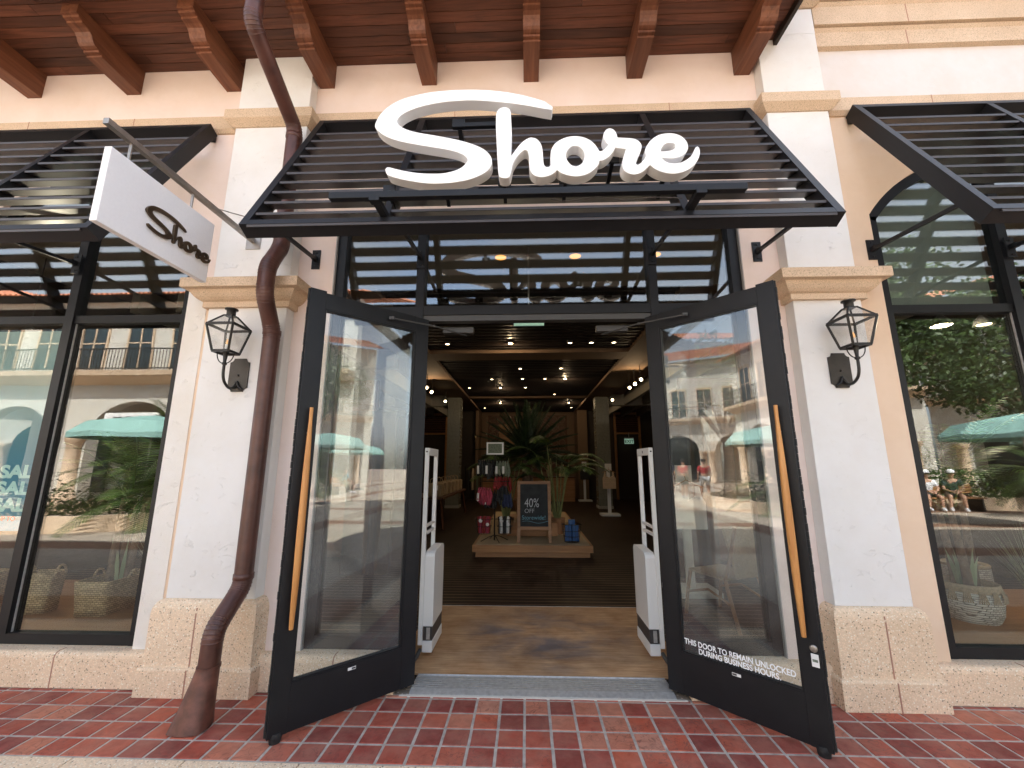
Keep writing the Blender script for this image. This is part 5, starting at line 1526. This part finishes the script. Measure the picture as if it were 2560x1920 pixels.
MB().lathe([(0.13, 0.0), (0.17, 0.1), (0.17, 0.3)], (4.2, 4.4, 0.257), 24).build('body', M['basket_white'], rb2)
MB().lathe([(0.17, 0.3), (0.175, 0.32), (0.16, 0.33), (0.155, 0.3)], (4.2, 4.4, 0.257), 24, None, False).build('rim', M['burlap'], rb2)
hb_ = thing('hanging_bowl', 'white bowl planter hanging at the near edge of the right shop window', 'planter', (3.12, 4.0, 0.70))
MB().lathe([(0.02, 0.70), (0.09, 0.715), (0.125, 0.77), (0.13, 0.82), (0.12, 0.82), (0.11, 0.77)], (3.12, 4.0, 0), 24).build('bowl', M['white_plastic'], hb_)
MB().tube([(3.01, 4.0, 0.81), (3.08, 4.0, 1.1), (3.14, 4.0, 1.5), (3.14, 4.0, 3.95)], 0.004, 5).tube([(3.23, 4.0, 0.81), (3.17, 4.0, 1.15), (3.14, 4.0, 1.5)], 0.004, 5).build('cord', M['burlap'], hb_)
def window_palm(x, y, z, label, stems, fronds_n, h, seed):
    random.seed(seed)
    th = thing('window_palm', label, 'potted palm', (x, y, z))
    st = MB()
    for i in range(stems):
        a = i * 2.1; bx, by = x + 0.06 * math.cos(a), y + 0.06 * math.sin(a)
        st.tube([(bx, by, z), (bx + 0.02 * math.cos(a), by, z + 0.3), (bx + 0.05 * math.cos(a), by + 0.02, z + h * 0.55)], [0.034, 0.03, 0.018], 8)
    st.build('stems', M['trunk'], th)
    b = MB()
    for i in range(fronds_n):
        az = i * 2.4; el = R(random.uniform(25, 75))
        frond(b, (x + 0.03 * math.cos(az), y + 0.03 * math.sin(az), z + h * random.uniform(0.4, 0.6)), (math.cos(az) * math.cos(el), 0.55 * math.sin(az) * math.cos(el), math.sin(el)), random.uniform(0.5, 0.8) * h * 0.8, 1.3, 0.22, 26, 0.010, 0.6, 0.1)
    b.build('fronds', M['frond'], th)
    b = MB()
    for i in range(9):
        a = i * 0.7; r = 0.03
        b.add([(x + r * math.cos(a) - .018, y + r * math.sin(a), z), (x + r * math.cos(a) + .018, y + r * math.sin(a), z), (x + 2.2 * r * math.cos(a) + .02, y + 2 * r * math.sin(a), z + 0.25), (x + 3.5 * r * math.cos(a), y + 3 * r * math.sin(a), z + random.uniform(.35, .5)), (x + 2.2 * r * math.cos(a) - .02, y + 2 * r * math.sin(a), z + 0.25)], [(0, 1, 2, 3, 4)], random.uniform(.5, 1))
    b.build('blades', M['grass_blade'], th)
window_palm(-3.67, 3.86, 0.38, 'leafy palm growing out of the square basket in the left shop window', 3, 12, 1.5, 3)
window_palm(3.67, 3.86, 0.40, 'leafy palm growing out of the round rope basket in the right shop window', 3, 12, 1.6, 5)
random.seed(11)
def grass(x, y, z, label, n, h):
    th = thing('grass_plant', label, 'plant', (x, y, z))
    b = MB()
    for i in range(n):
        a = random.uniform(0, 6.283); t = random.uniform(0.1, 0.75); hh_ = h * random.uniform(0.7, 1.1)
        d = Vector((math.cos(a) * t, math.sin(a) * t * 0.6, 1)).normalized(); p = Vector((x + 0.03 * math.cos(a), y + 0.03 * math.sin(a), z))
        s = Vector((-math.sin(a), math.cos(a), 0)) * 0.003
        q = p + d * hh_ * 0.5; e = q + (d + Vector((0, 0, -0.3 * t))).normalized() * hh_ * 0.5
        b.add([p - s, p + s, q + s, e, q - s], [(0, 1, 2, 3, 4)], random.random())
    b.build('blades', M['grass_blade'], th)
    MB().lathe([(0.08, 0), (0.10, 0.16)], (x, y, 0.256), 16).build('pot', M['burlap'], th)
grass(-3.22, 3.85, 0.41, 'spiky grey-green grass plant beside the square basket in the left shop window', 130, 0.62)
grass(4.15, 3.75, 0.41, 'spiky grey-green grass plant in the right shop window', 110, 0.62)
# rattan chair behind the right sidelight
chr_ = thing('rattan_chair', 'rattan chair with pale woven seat behind the glass of the right door', 'chair', (1.98, 4.55, 0.004), R(205), None, False)
b = MB()
MB().box(-0.23, 0.23, -0.24, 0.22, 0.42, 0.45, 0.012).build('seat', M['burlap'], chr_)
MB().obox((0, 0.27, 0.68), (1, 0, 0), (0, 1, 0.25), (0, -0.25, 1), 0.21, 0.012, 0.22).build('backrest', M['burlap'], chr_)
for sx in (-1, 1):
    MB().tube([(sx * 0.22, -0.22, 0.43), (sx * 0.235, -0.27, 0.2), (sx * 0.24, -0.30, 0.0)], 0.017, 8).build('leg', M['oak'], chr_)
    MB().tube([(sx * 0.22, 0.36, 0.93), (sx * 0.22, 0.27, 0.60), (sx * 0.22, 0.20, 0.43), (sx * 0.235, 0.27, 0.2), (sx * 0.24, 0.33, 0.0)], 0.017, 8).build('leg', M['oak'], chr_)
    MB().tube([(sx * 0.23, -0.26, 0.22), (sx * 0.23, 0.0, 0.30), (sx * 0.23, 0.26, 0.22)], 0.012, 8).build('stretcher', M['oak'], chr_)
bd = thing('window_blind', 'pale grey-green blind filling the upper left light of the right shop window', 'blind', (3.32, 3.30, 2.74))
MB().box(2.885, 3.775, 3.30, 3.306, 2.745, 3.95).build('fabric', M['blind'], bd)
MB().box(2.885, 3.775, 3.292, 3.312, 2.735, 2.755).build('bottom_rail', M['alu'], bd)
# sale poster in the left window
ps = thing('sale_poster', 'teal blue poster with the word SALE printed three times behind the left shop window', 'poster', (-4.30, 3.232, 1.90), 0, None, False)
MB().box(-0.50, 0.47, 0.0, 0.006, -0.90, 0.72).build('sheet', M['poster'], ps)
for i, z in enumerate((1.405, 1.277, 1.149)):
    t = text_mesh('lettering', 'SALE', 0.135, M['poster_text'], 0.0005, 0.006, 'LEFT', 1.0)
    xm = max(v.co.x for v in t.data.vertices)
    t.data.transform(Matrix(((0.36 / xm, 0, 0, 0.095), (0, 0, -1, -0.001), (0, 1, 0, z - 1.90), (0, 0, 0, 1)))); t.parent = ps
t = text_mesh('lettering', 'UP TO', 0.05, M['red_text'], 0.0005, 0.002)
t.data.transform(Matrix(((1, 0, 0, 0.16), (0, 0, -1, -0.001), (0, 1, 0, 1.075 - 1.90), (0, 0, 0, 1)))); t.parent = ps

# ================================================================== ACROSS THE PLAZA (seen only in the glass)
def opp_building(label, x0, x1, y, h, arches, balcony=True, depth=8):
    th = thing('opposite_building', label, 'building', ((x0 + x1) / 2, y, 0))
    b = MB(); zs, cap = 2.85, 4.45
    # facade with round arches: arches = [(cx, radius)]
    xs = x0
    for cx_, r in arches:
        b.box(xs, cx_ - r, y - 0.5, y, 0.0, cap + 0.3)
        n = 16
        pts = [(cx_ - r * math.cos(math.pi * i / n), zs - 0.2 + r * 0.85 * math.sin(math.pi * i / n)) for i in range(n + 1)]
        for a, c in zip(pts, pts[1:]):
            b.add([(a[0], y, a[1]), (c[0], y, c[1]), (c[0], y, cap + 0.3), (a[0], y, cap + 0.3), (a[0], y - 0.5, a[1]), (c[0], y - 0.5, c[1]), (c[0], y - 0.5, cap + 0.3), (a[0], y - 0.5, cap + 0.3)], [(3, 2, 1, 0), (4, 5, 6, 7), (0, 1, 5, 4)])
        xs = cx_ + r
    b.box(xs, x1, y - 0.5, y, 0.0, cap + 0.3).box(x0, x1, y - 0.5, y, cap + 0.3, h)
    b.box(x0, x1, y - depth, y - 3, 0, h)
    b.build('wall', M['wall_ext'], th)
    for cx_, r in arches:
        MB().box(cx_ - r, cx_ + r, y - 2.9, y - 2.8, 0.2, 4.0).build('shop_window', M['dark_glass'], th)
        for s in (-1, 1):
            MB().lathe([(0.36, 0), (0.36, 0.3), (0.27, 0.34), (0.25, 2.4), (0.30, 2.46), (0.36, 2.62), (0.36, 2.7)], (cx_ + s * (r + 0.33), y + 0.12, 0), 18).build('column', M['stone'], th)
    x = x0 + 1.2
    while x < x1 - 1.5:
        w = MB().box(x, x + 1.1, y, y + 0.03, 5.75, 8.0).build('window', M['dark_glass'], th)
        MB().box(x - 0.08, x, y, y + 0.07, 5.7, 8.05).box(x + 1.1, x + 1.18, y, y + 0.07, 5.7, 8.05).box(x + 0.52, x + 0.58, y + 0.03, y + 0.06, 5.75, 8.0).box(x, x + 1.1, y + 0.03, y + 0.06, 6.9, 6.95).box(x - 0.08, x + 1.18, y, y + 0.1, 8.05, 8.2).build('frame', M['stone'], w)
        x += 2.1
    if balcony:
        MB().prism([(y, 5.0), (y + 0.15, 5.05), (y + 0.5, 5.22), (y + 0.75, 5.3), (y + 0.8, 5.5), (y, 5.5)], 0, x0, x1).build('balcony_slab', M['stone'], th)
        b = MB().box(x0, x1, y + 0.7, y + 0.74, 6.45, 6.5).box(x0, x1, y + 0.7, y + 0.74, 5.58, 5.62)
        x = x0
        while x < x1: b.box(x, x + 0.02, y + 0.71, y + 0.73, 5.5, 6.45); x += 0.14
        b.build('railing', M['iron'], th)
    b = MB(); x = x0 - 0.4
    while x < x1 + 0.4:
        b.add([(x, y + 0.9, h - 0.1), (x + 0.11, y + 0.9, h + 0.0), (x + 0.22, y + 0.9, h - 0.1), (x, y - depth, h + 3.0), (x + 0.11, y - depth, h + 3.1), (x + 0.22, y - depth, h + 3.0)], [(0, 1, 4, 3), (1, 2, 5, 4)]); x += 0.22
    b.build('roof', M['roof'], th)
    return th
opp_building('long white building across the plaza with round arches, balcony and tiled roof', -25.5, -7.5, -11.0, 9.0, [(-22.6, 1.7), (-17.2, 1.9), (-12.2, 1.7)])
opp_building('white building across the plaza to the right with arches and tiled roof', 4.0, 21, -16.0, 8.2, [(8, 1.5), (13, 1.6), (18, 1.6)])
ob = opp_building('tall white building turned towards the shop at the far left end of the plaza', -37, -21, -12.5, 10.8, [(-33.5, 1.7), (-28.8, 1.7), (-24.0, 1.7)])
ob.rotation_euler = (0, 0, R(-58)); ob.location = (-31, -13.5, 0)
ob = opp_building('tall white building turned towards the shop at the far right end of the plaza', 20, 31, -13, 11.5, [(23, 1.6), (28, 1.6)])
ob.rotation_euler = (0, 0, R(58)); ob.location = (27.5, -15.0, 0)
sg = thing('hanging_board', 'white board lettered in dark capitals hung in an arch across the plaza', 'sign', (-17.2, -10.9, 3.1))
MB().box(-18.4, -16.0, -11.0, -10.92, 3.15, 3.75).build('board', M['paper'], sg)
t = text_mesh('lettering', 'TICS', 0.4, M['dark_plastic'], 0.004, 0.008)
place(t, sg, Matrix(((-1, 0, 0, -17.2), (0, 0, 1, -10.91), (0, 1, 0, 3.3), (0, 0, 0, 1))))

def tree(x, y, label, h, r, n, leaf=0.16):
    th = thing('oak_tree', label, 'tree', (x, y, 0), 0, 'leafy trees across the plaza')
    random.seed(int(abs(x * 10)))
    tb_ = MB().tube([(x, y, 0), (x + 0.1, y, h * 0.25), (x, y + 0.1, h * 0.5)], [0.28, 0.2, 0.13], 10)
    cl = []
    for i in range(26):
        a = random.uniform(0, 6.283); e = random.uniform(-0.5, 1.0); q = random.uniform(0.35, 0.9)
        c = Vector((x + r * q * math.cos(a), y + r * q * math.sin(a) * 0.8, h * 0.62 + e * r * 0.8)); cl.append((c, r * random.uniform(0.22, 0.42)))
        if i < 10: tb_.tube([(x, y, h * 0.35), Vector((x, y, h * 0.4)).lerp(c, 0.5), c], [0.09, 0.06, 0.02], 6)
    tb_.build('trunk', M['trunk'], th)
    b = MB()
    for i in range(n):
        c, rr = random.choice(cl); d = Vector((random.gauss(0, 1), random.gauss(0, 1), random.gauss(0, 1))).normalized() * rr * random.uniform(0.5, 1.05)
        p = c + d; u = Vector((random.gauss(0, 1), random.gauss(0, 1), random.gauss(0, 1))).normalized(); v = u.orthogonal().normalized(); s = leaf * random.uniform(0.6, 1.2)
        b.add([p, p + u * s * 0.5 + v * s * 0.28, p + u * s, p + u * s * 0.5 - v * s * 0.28], [(0, 1, 2, 3)], random.random())
    b.build('crown', M['leaf'], th)
tree(13.5, -9.5, 'big leafy oak beyond the seated couple, right side of the plaza', 9.5, 4.0, 16000, 0.19)
tree(19.0, -9.5, 'leafy oak beside the parasols at the far right of the plaza', 8.5, 3.4, 10000, 0.19)
tree(8.8, -12.5, 'leafy oak nearest the centre of the plaza', 7.0, 2.5, 7000, 0.18)
def palm(x, y, h, label):
    th = thing('fan_palm', label, 'palm tree', (x, y, 0), 0, 'palms across the plaza')
    MB().tube([(x, y, 0), (x + 0.08, y, h * 0.5), (x, y, h)], [0.2, 0.15, 0.14], 12).build('trunk', M['trunk'], th)
    b = MB()
    for i in range(22):
        az = i * 2.4; el = R(-30 + 5 * i)
        frond(b, (x, y, h), (math.cos(az) * math.cos(el), math.sin(az) * math.cos(el), math.sin(el)), 2.0, 0.9, 0.5, 26, 0.022, 0.6, 0.2)
    b.build('crown', M['frond'], th)
palm(-13.6, -7.6, 1.4, 'low bushy palm in the planter before the arches, left one'); palm(-11.2, -6.8, 1.9, 'low bushy palm in the planter before the arches, right one'); palm(25, -11, 7.5, 'tall palm at the far right of the plaza'); palm(16, -6.9, 1.3, 'low palm behind the bench on the right of the plaza')
palm(-9.6, -4.2, 0.7, 'small palm at the near end of the left planter')
def parasol(x, y, label, r=1.55, h=2.25):
    th = thing('parasol', label, 'parasol', (x, y, 0), 0, 'teal parasols on the plaza')
    MB().tube([(x, y, 0.05), (x, y, h + 0.55)], 0.024, 10).build('pole', M['alu'], th)
    MB().lathe([(0.28, 0.0), (0.28, 0.06), (0.05, 0.1)], (x, y, -0.01), 20).build('base', M['dark_plastic'], th)
    n = 8; vs = [(x, y, h + 0.55)]; fs = []
    for k, (rr, z) in enumerate(((0.25, h + 0.50), (0.8, h + 0.32), (1.0, h + 0.04), (1.0, h - 0.10))):
        for i in range(n * 4):
            a = 2 * math.pi * i / (n * 4); s = r * (rr if k else 0.2) * (1 - 0.06 * abs(math.sin(a * n / 2)) * (1 if k else 0))
            vs.append((x + s * math.cos(a), y + s * math.sin(a), z - (0.04 * abs(math.sin(a * n / 2)) if k == 2 else 0)))
    m = n * 4
    fs += [(0, 1 + i, 1 + (i + 1) % m) for i in range(m)]
    for k in range(3): fs += [(1 + k * m + i, 1 + (k + 1) * m + i, 1 + (k + 1) * m + (i + 1) % m, 1 + k * m + (i + 1) % m) for i in range(m)]
    MB().add(vs, fs).build('canopy', M['teal'], th)
    b = MB()
    for i in range(n):
        a = 2 * math.pi * i / n; b.tube([(x, y, h + 0.05), (x + r * 0.6 * math.cos(a), y + r * 0.6 * math.sin(a), h + 0.28)], 0.01, 5)
    b.build('ribs', M['dark_plastic'], th)
parasol(12.6, -4.6, 'teal parasol nearest the right end of the shop front'); parasol(18.5, -8.2, 'teal parasol beside the bench with the teal shirted sitter'); parasol(22.0, -7.4, 'teal parasol farthest right on the plaza'); parasol(-9.9, -4.2, 'teal parasol on the left of the plaza before the arches')
# planter with shrubs, bench
pt_ = thing('planter_bed', 'low kerbed planting bed with shrubs on the left of the plaza', 'planter', (-11.5, -5.2, 0))
b = MB()
n = 32
for i in range(n):
    a0, a1 = 2 * math.pi * i / n, 2 * math.pi * (i + 1) / n
    q = [(-11.8 + rx * math.cos(a), -5.4 + ry * math.sin(a)) for a in (a0, a1) for rx, ry in ((3.4, 2.6), (3.15, 2.35))]
    b.add([(*q[0], -0.01), (*q[1], -0.01), (*q[3], -0.01), (*q[2], -0.01), (*q[0], 0.35), (*q[1], 0.35), (*q[3], 0.35), (*q[2], 0.35)], [(4, 5, 7, 6) if False else (4, 5, 6, 7), (0, 3, 7, 4), (1, 5, 6, 2)])
b.build('kerb', M['agg'], pt_)
MB().lathe([(3.1, 0.2), (0.0, 0.28)], (0, 0, 0), 24).build('soil', M['dark_paint'], pt_).location = (0, 0, 0)
o = pt_.children[-1]
for v in o.data.vertices: v.co.x += 0.0 - 0.3 + 11.5; v.co.y = v.co.y * 0.76 + 5.2 - 0.2
for v in o.data.vertices: pass
o.location = (-0.0, -0.0, 0); 
for v in o.data.vertices: v.co.x -= 11.5; v.co.y -= 5.2
o.data.transform(Matrix.Translation((11.5 - 11.5, 0, 0)))
b = MB(); random.seed(5)
for i in range(5200):
    a = random.uniform(0, 6.283); q = math.sqrt(random.random()) * 0.88; zz = random.random() ** 1.5
    p = Vector((-11.8 + 3.0 * q * math.cos(a), -5.4 + 2.2 * q * math.sin(a), 0.25 + zz * (0.55 + 0.35 * math.sin(3 * a)))); u = Vector((random.gauss(0, 1), random.gauss(0, 1), random.gauss(0, 1))).normalized(); v = u.orthogonal().normalized(); s = random.uniform(0.06, 0.13)
    b.add([p, p + u * s * .5 + v * s * .25, p + u * s, p + u * s * .5 - v * s * .25], [(0, 1, 2, 3)], random.random())
b.build('shrubs', M['hedge'], pt_)
pb2 = thing('planter_bed', 'kerbed planting bed with shrubs behind the bench on the right of the plaza', 'planter', (15.5, -7.5, 0))
MB().box(12.5, 20, -10.5, -9.0, -0.01, 0.4).build('kerb', M['agg'], pb2)
b = MB()
for i in range(4200):
    p = Vector((random.uniform(12.4, 20), random.uniform(-10.6, -8.9), 0.35 + random.random() ** 1.3 * 1.0)); u = Vector((random.gauss(0, 1), random.gauss(0, 1), random.gauss(0, 1))).normalized(); v = u.orthogonal().normalized(); s = random.uniform(0.08, 0.16)
    b.add([p, p + u * s * .5 + v * s * .25, p + u * s, p + u * s * .5 - v * s * .25], [(0, 1, 2, 3)], random.random())
b.build('shrubs', M['hedge'], pb2)
def bench(x, y, L, label):
    th = thing('bench', label, 'bench', (x, y, 0), 0, 'plaza benches')
    MB().box(x - L / 2, x + L / 2, y - 0.22, y + 0.22, 0.40, 0.45, 0.01).build('seat', M['oak'], th)
    MB().box(x - L / 2, x + L / 2, y - 0.27, y - 0.23, 0.55, 0.85, 0.01).build('backrest', M['oak'], th)
    for s in (-1, 1): MB().box(x + s * (L / 2 - 0.15) - 0.03, x + s * (L / 2 - 0.15) + 0.03, y - 0.25, y + 0.2, 0.0, 0.40).box(x + s * (L / 2 - 0.15) - 0.03, x + s * (L / 2 - 0.15) + 0.03, y - 0.29, y - 0.25, 0.2, 0.8).build('leg', M['iron'], th)
bench(14.1, -8.6, 2.4, 'wooden bench carrying the two capped sitters'); bench(18.2, -6.6, 2.0, 'wooden bench carrying the teal shirted sitter')

# ------------------------------------------------------------------ people
def skin_mesh(name, verts, edges, radii, mat, parent, sub=1, root=0):
    me = bpy.data.meshes.new(name); me.from_pydata(verts, edges, []); me.update()
    o = bpy.data.objects.new(name, me); COL.objects.link(o)
    md = o.modifiers.new('skin', 'SKIN'); md.use_smooth_shade = True
    sv = me.skin_vertices[0].data
    for i, r in enumerate(radii):
        sv[i].radius = (r, r) if not isinstance(r, tuple) else r
        sv[i].use_root = (i == root)
    s = o.modifiers.new('sub', 'SUBSURF'); s.levels = sub; s.render_levels = sub
    dg = bpy.context.evaluated_depsgraph_get()
    m2 = bpy.data.meshes.new_from_object(o.evaluated_get(dg))
    bpy.data.objects.remove(o); bpy.data.meshes.remove(me)
    m2.materials.clear(); m2.materials.append(mat)
    for p in m2.polygons: p.use_smooth = True
    o = bpy.data.objects.new(name, m2); COL.objects.link(o); o.parent = parent
    return o
def person(label, loc, rz, pose, shirt, shorts, cap=None, group='people on the plaza'):
    """figure facing local +Y"""
    th = thing('person', label, 'person', loc, rz, group, False)
    if pose == 'sit':
        pel, che, nk, hd = (0, 0, 0.50), (0, -0.02, 0.84), (0, 0.01, 1.06), (0, 0.05, 1.17)
        knee, ank = (0.15, 0.44, 0.50), (0.16, 0.42, 0.08)
        sh, el, wr = (0.19, -0.01, 0.98), (0.25, 0.12, 0.73), (0.09, 0.33, 0.64)
        hip = (0.10, 0.03, 0.50); legs = [(knee, ank), ((-0.17, 0.42, 0.51), (-0.20, 0.46, 0.08))]
        fwd = (0.0, 1, 0)
    else:
        pel, che, nk, hd = (0, 0, 0.96), (0, 0.0, 1.30), (0, 0.01, 1.50), (0, 0.03, 1.61)
        sh, el, wr = (0.19, 0, 1.42), (0.25, -0.03, 1.14), (0.25, 0.10, 0.90)
        hip = (0.10, 0, 0.92); k = 0.16 if pose == 'walk' else 0.02
        legs = [((0.11, k + 0.05, 0.50), (0.11, k, 0.08)), ((-0.11, -k * 0.5 + 0.05, 0.50), (-0.11, -k * 1.6, 0.10))]
        fwd = (0, 1, 0)
    V = []; E = []; Rr = []
    def add(p, r, par=None):
        V.append(p); Rr.append(r)
        if par is not None: E.append((par, len(V) - 1))
        return len(V) - 1
    p0 = add(pel, (0.155, 0.11)); c0 = add(che, (0.165, 0.11), p0); u0 = add((0, che[1], (che[2] + nk[2]) / 2 + 0.03), (0.15, 0.09), c0)
    n0 = add(nk, 0.055, u0); h0 = add(hd, 0.088, n0); add((hd[0], hd[1] + 0.01, hd[2] + 0.09), 0.080, h0)
    for s in (1, -1):
        a = add((s * sh[0], sh[1], sh[2]), 0.062, u0); e = add((s * el[0], el[1], el[2]), 0.043, a); w = add((s * wr[0], wr[1], wr[2]), 0.029, e)
        d = (Vector((s * wr[0], wr[1], wr[2])) - Vector((s * el[0], el[1], el[2]))).normalized()
        hb = Vector((s * wr[0], wr[1], wr[2])) + d * 0.06
        pm = add(tuple(hb), (0.036, 0.020), w)
        sd_ = d.cross(Vector((0, 1, 0.2))).normalized()
        for q, (o_, L_) in enumerate(((-0.026, 0.075), (-0.009, 0.085), (0.009, 0.08), (0.026, 0.062))):
            k1 = add(tuple(hb + d * 0.03 + sd_ * o_), 0.010, pm); k2 = add(tuple(hb + d * (0.03 + L_ * 0.5) + sd_ * o_ + Vector((0, 0.008, 0))), 0.009, k1); add(tuple(hb + d * (0.03 + L_) + sd_ * o_ + Vector((-s * 0.008, 0.02, 0))), 0.008, k2)
        t1 = add(tuple(hb - d * 0.015 + sd_ * 0.042 * -s), 0.011, pm); add(tuple(hb + d * 0.03 + sd_ * 0.06 * -s), 0.009, t1)
    for i, (kn, an) in enumerate(legs):
        s = 1 if i == 0 else -1
        h = add((s * hip[0], hip[1], hip[2]), 0.10, p0); kk = add(kn, 0.062, h); cal = add(tuple(Vector(kn).lerp(Vector(an), 0.35)), 0.058, kk); aa = add(an, 0.038, cal)
        add((an[0], an[1] + 0.13, 0.04), 0.035, aa)
    skin_mesh('body', V, E, Rr, M['skin'], th)
    # face
    MB().sphere((hd[0], hd[1] + 0.092, hd[2] + 0.035), 0.018, 8, None, (0.8, 1, 1.2)).sphere((hd[0] + 0.088, hd[1] + 0.0, hd[2] + 0.04), 0.02, 8, None, (0.5, 0.8, 1.4)).sphere((hd[0] - 0.088, hd[1] + 0.0, hd[2] + 0.04), 0.02, 8, None, (0.5, 0.8, 1.4)).build('nose_and_ears', M['skin'], th)
    MB().sphere((hd[0] + 0.033, hd[1] + 0.080, hd[2] + 0.065), 0.011, 8).sphere((hd[0] - 0.033, hd[1] + 0.080, hd[2] + 0.065), 0.011, 8).build('eyes', M['dark_plastic'], th)
    MB().sphere((hd[0], hd[1] + 0.082, hd[2] - 0.015), 0.022, 8, None, (1, 0.4, 0.3)).build('mouth', M['red_cloth'], th)
    MB().lathe([(0.094, 0.045), (0.104, 0.09), (0.098, 0.13), (0.07, 0.17), (0.0, 0.185)], (hd[0], hd[1] - 0.012, hd[2]), 16, None, False).build('hair', M['hair'] if not cap else M['hair'], th)
    if cap:
        MB().lathe([(0.108, 0.085), (0.11, 0.12), (0.095, 0.165), (0.055, 0.195), (0.0, 0.20)], (hd[0], hd[1] - 0.008, hd[2]), 18, None, False).sphere((hd[0], hd[1] + 0.13, hd[2] + 0.09), 0.075, 12, None, (1, 1, 0.12)).build('cap', cap, th)
    # shirt
    V2 = [pel, che, (0, che[1], (che[2] + nk[2]) / 2 + 0.045)]; E2 = [(0, 1), (1, 2)]; R2 = [(0.170, 0.128), (0.182, 0.126), (0.162, 0.100)]
    V2[0] = (pel[0], pel[1], pel[2] + 0.04)
    for s in (1, -1):
        a = len(V2); V2 += [(s * sh[0], sh[1], sh[2]), tuple(Vector((s * sh[0], sh[1], sh[2])).lerp(Vector((s * el[0], el[1], el[2])), 0.75))]; R2 += [0.078, 0.066]; E2 += [(2, a), (a, a + 1)]
    skin_mesh('shirt', V2, E2, R2, shirt, th)
    V3 = [pel]; E3 = []; R3 = [(0.175, 0.132)]
    for i, (kn, an) in enumerate(legs):
        s = 1 if i == 0 else -1; a = len(V3); V3 += [(s * hip[0], hip[1], hip[2]), tuple(Vector((s * hip[0], hip[1], hip[2])).lerp(Vector(kn), 0.8))]; R3 += [0.115, 0.088]; E3 += [(0, a), (a, a + 1)]
    skin_mesh('shorts', V3, E3, R3, shorts, th)
    b = MB()
    for kn, an in legs:
        b.sphere((an[0], an[1] + 0.06, max(0.055, an[2] - 0.03)), 0.055, 12, None, (0.9, 2.4, 0.9)).tube([(an[0], an[1], an[2] + 0.05), (an[0], an[1], an[2] - 0.01)], 0.048, 10)
    b.build('shoes', M['white_shirt'], th)
person('seated person in white shirt and white cap on the right bench', (13.75, -8.75, 0), 0.35, 'sit', M['white_shirt'], M['shorts_dark'], M['white_shirt'])
person('seated person in dark shirt and pale cap on the right bench', (14.45, -8.6, 0), 0.55, 'sit', M['dark_shirt'], M['shorts_dark'], M['white_shirt'])
person('walking person in red shirt and white shorts on the left of the plaza', (-14.4, -3.7, 0), 1.75, 'walk', M['red_shirt'], M['shorts_white'])
person('standing person in red shirt and dark shorts beside one in navy', (-15.4, -3.2, 0), 2.6, 'stand', M['red_shirt'], M['shorts_dark'])
person('standing person in navy shirt and pale shorts', (-16.3, -2.9, 0), 2.2, 'stand', M['navy_shirt'], M['shorts_white'])
person('seated person in teal shirt and khaki shorts', (18.2, -6.55, 0), -0.9, 'sit', M['teal_shirt'], M['khaki'])
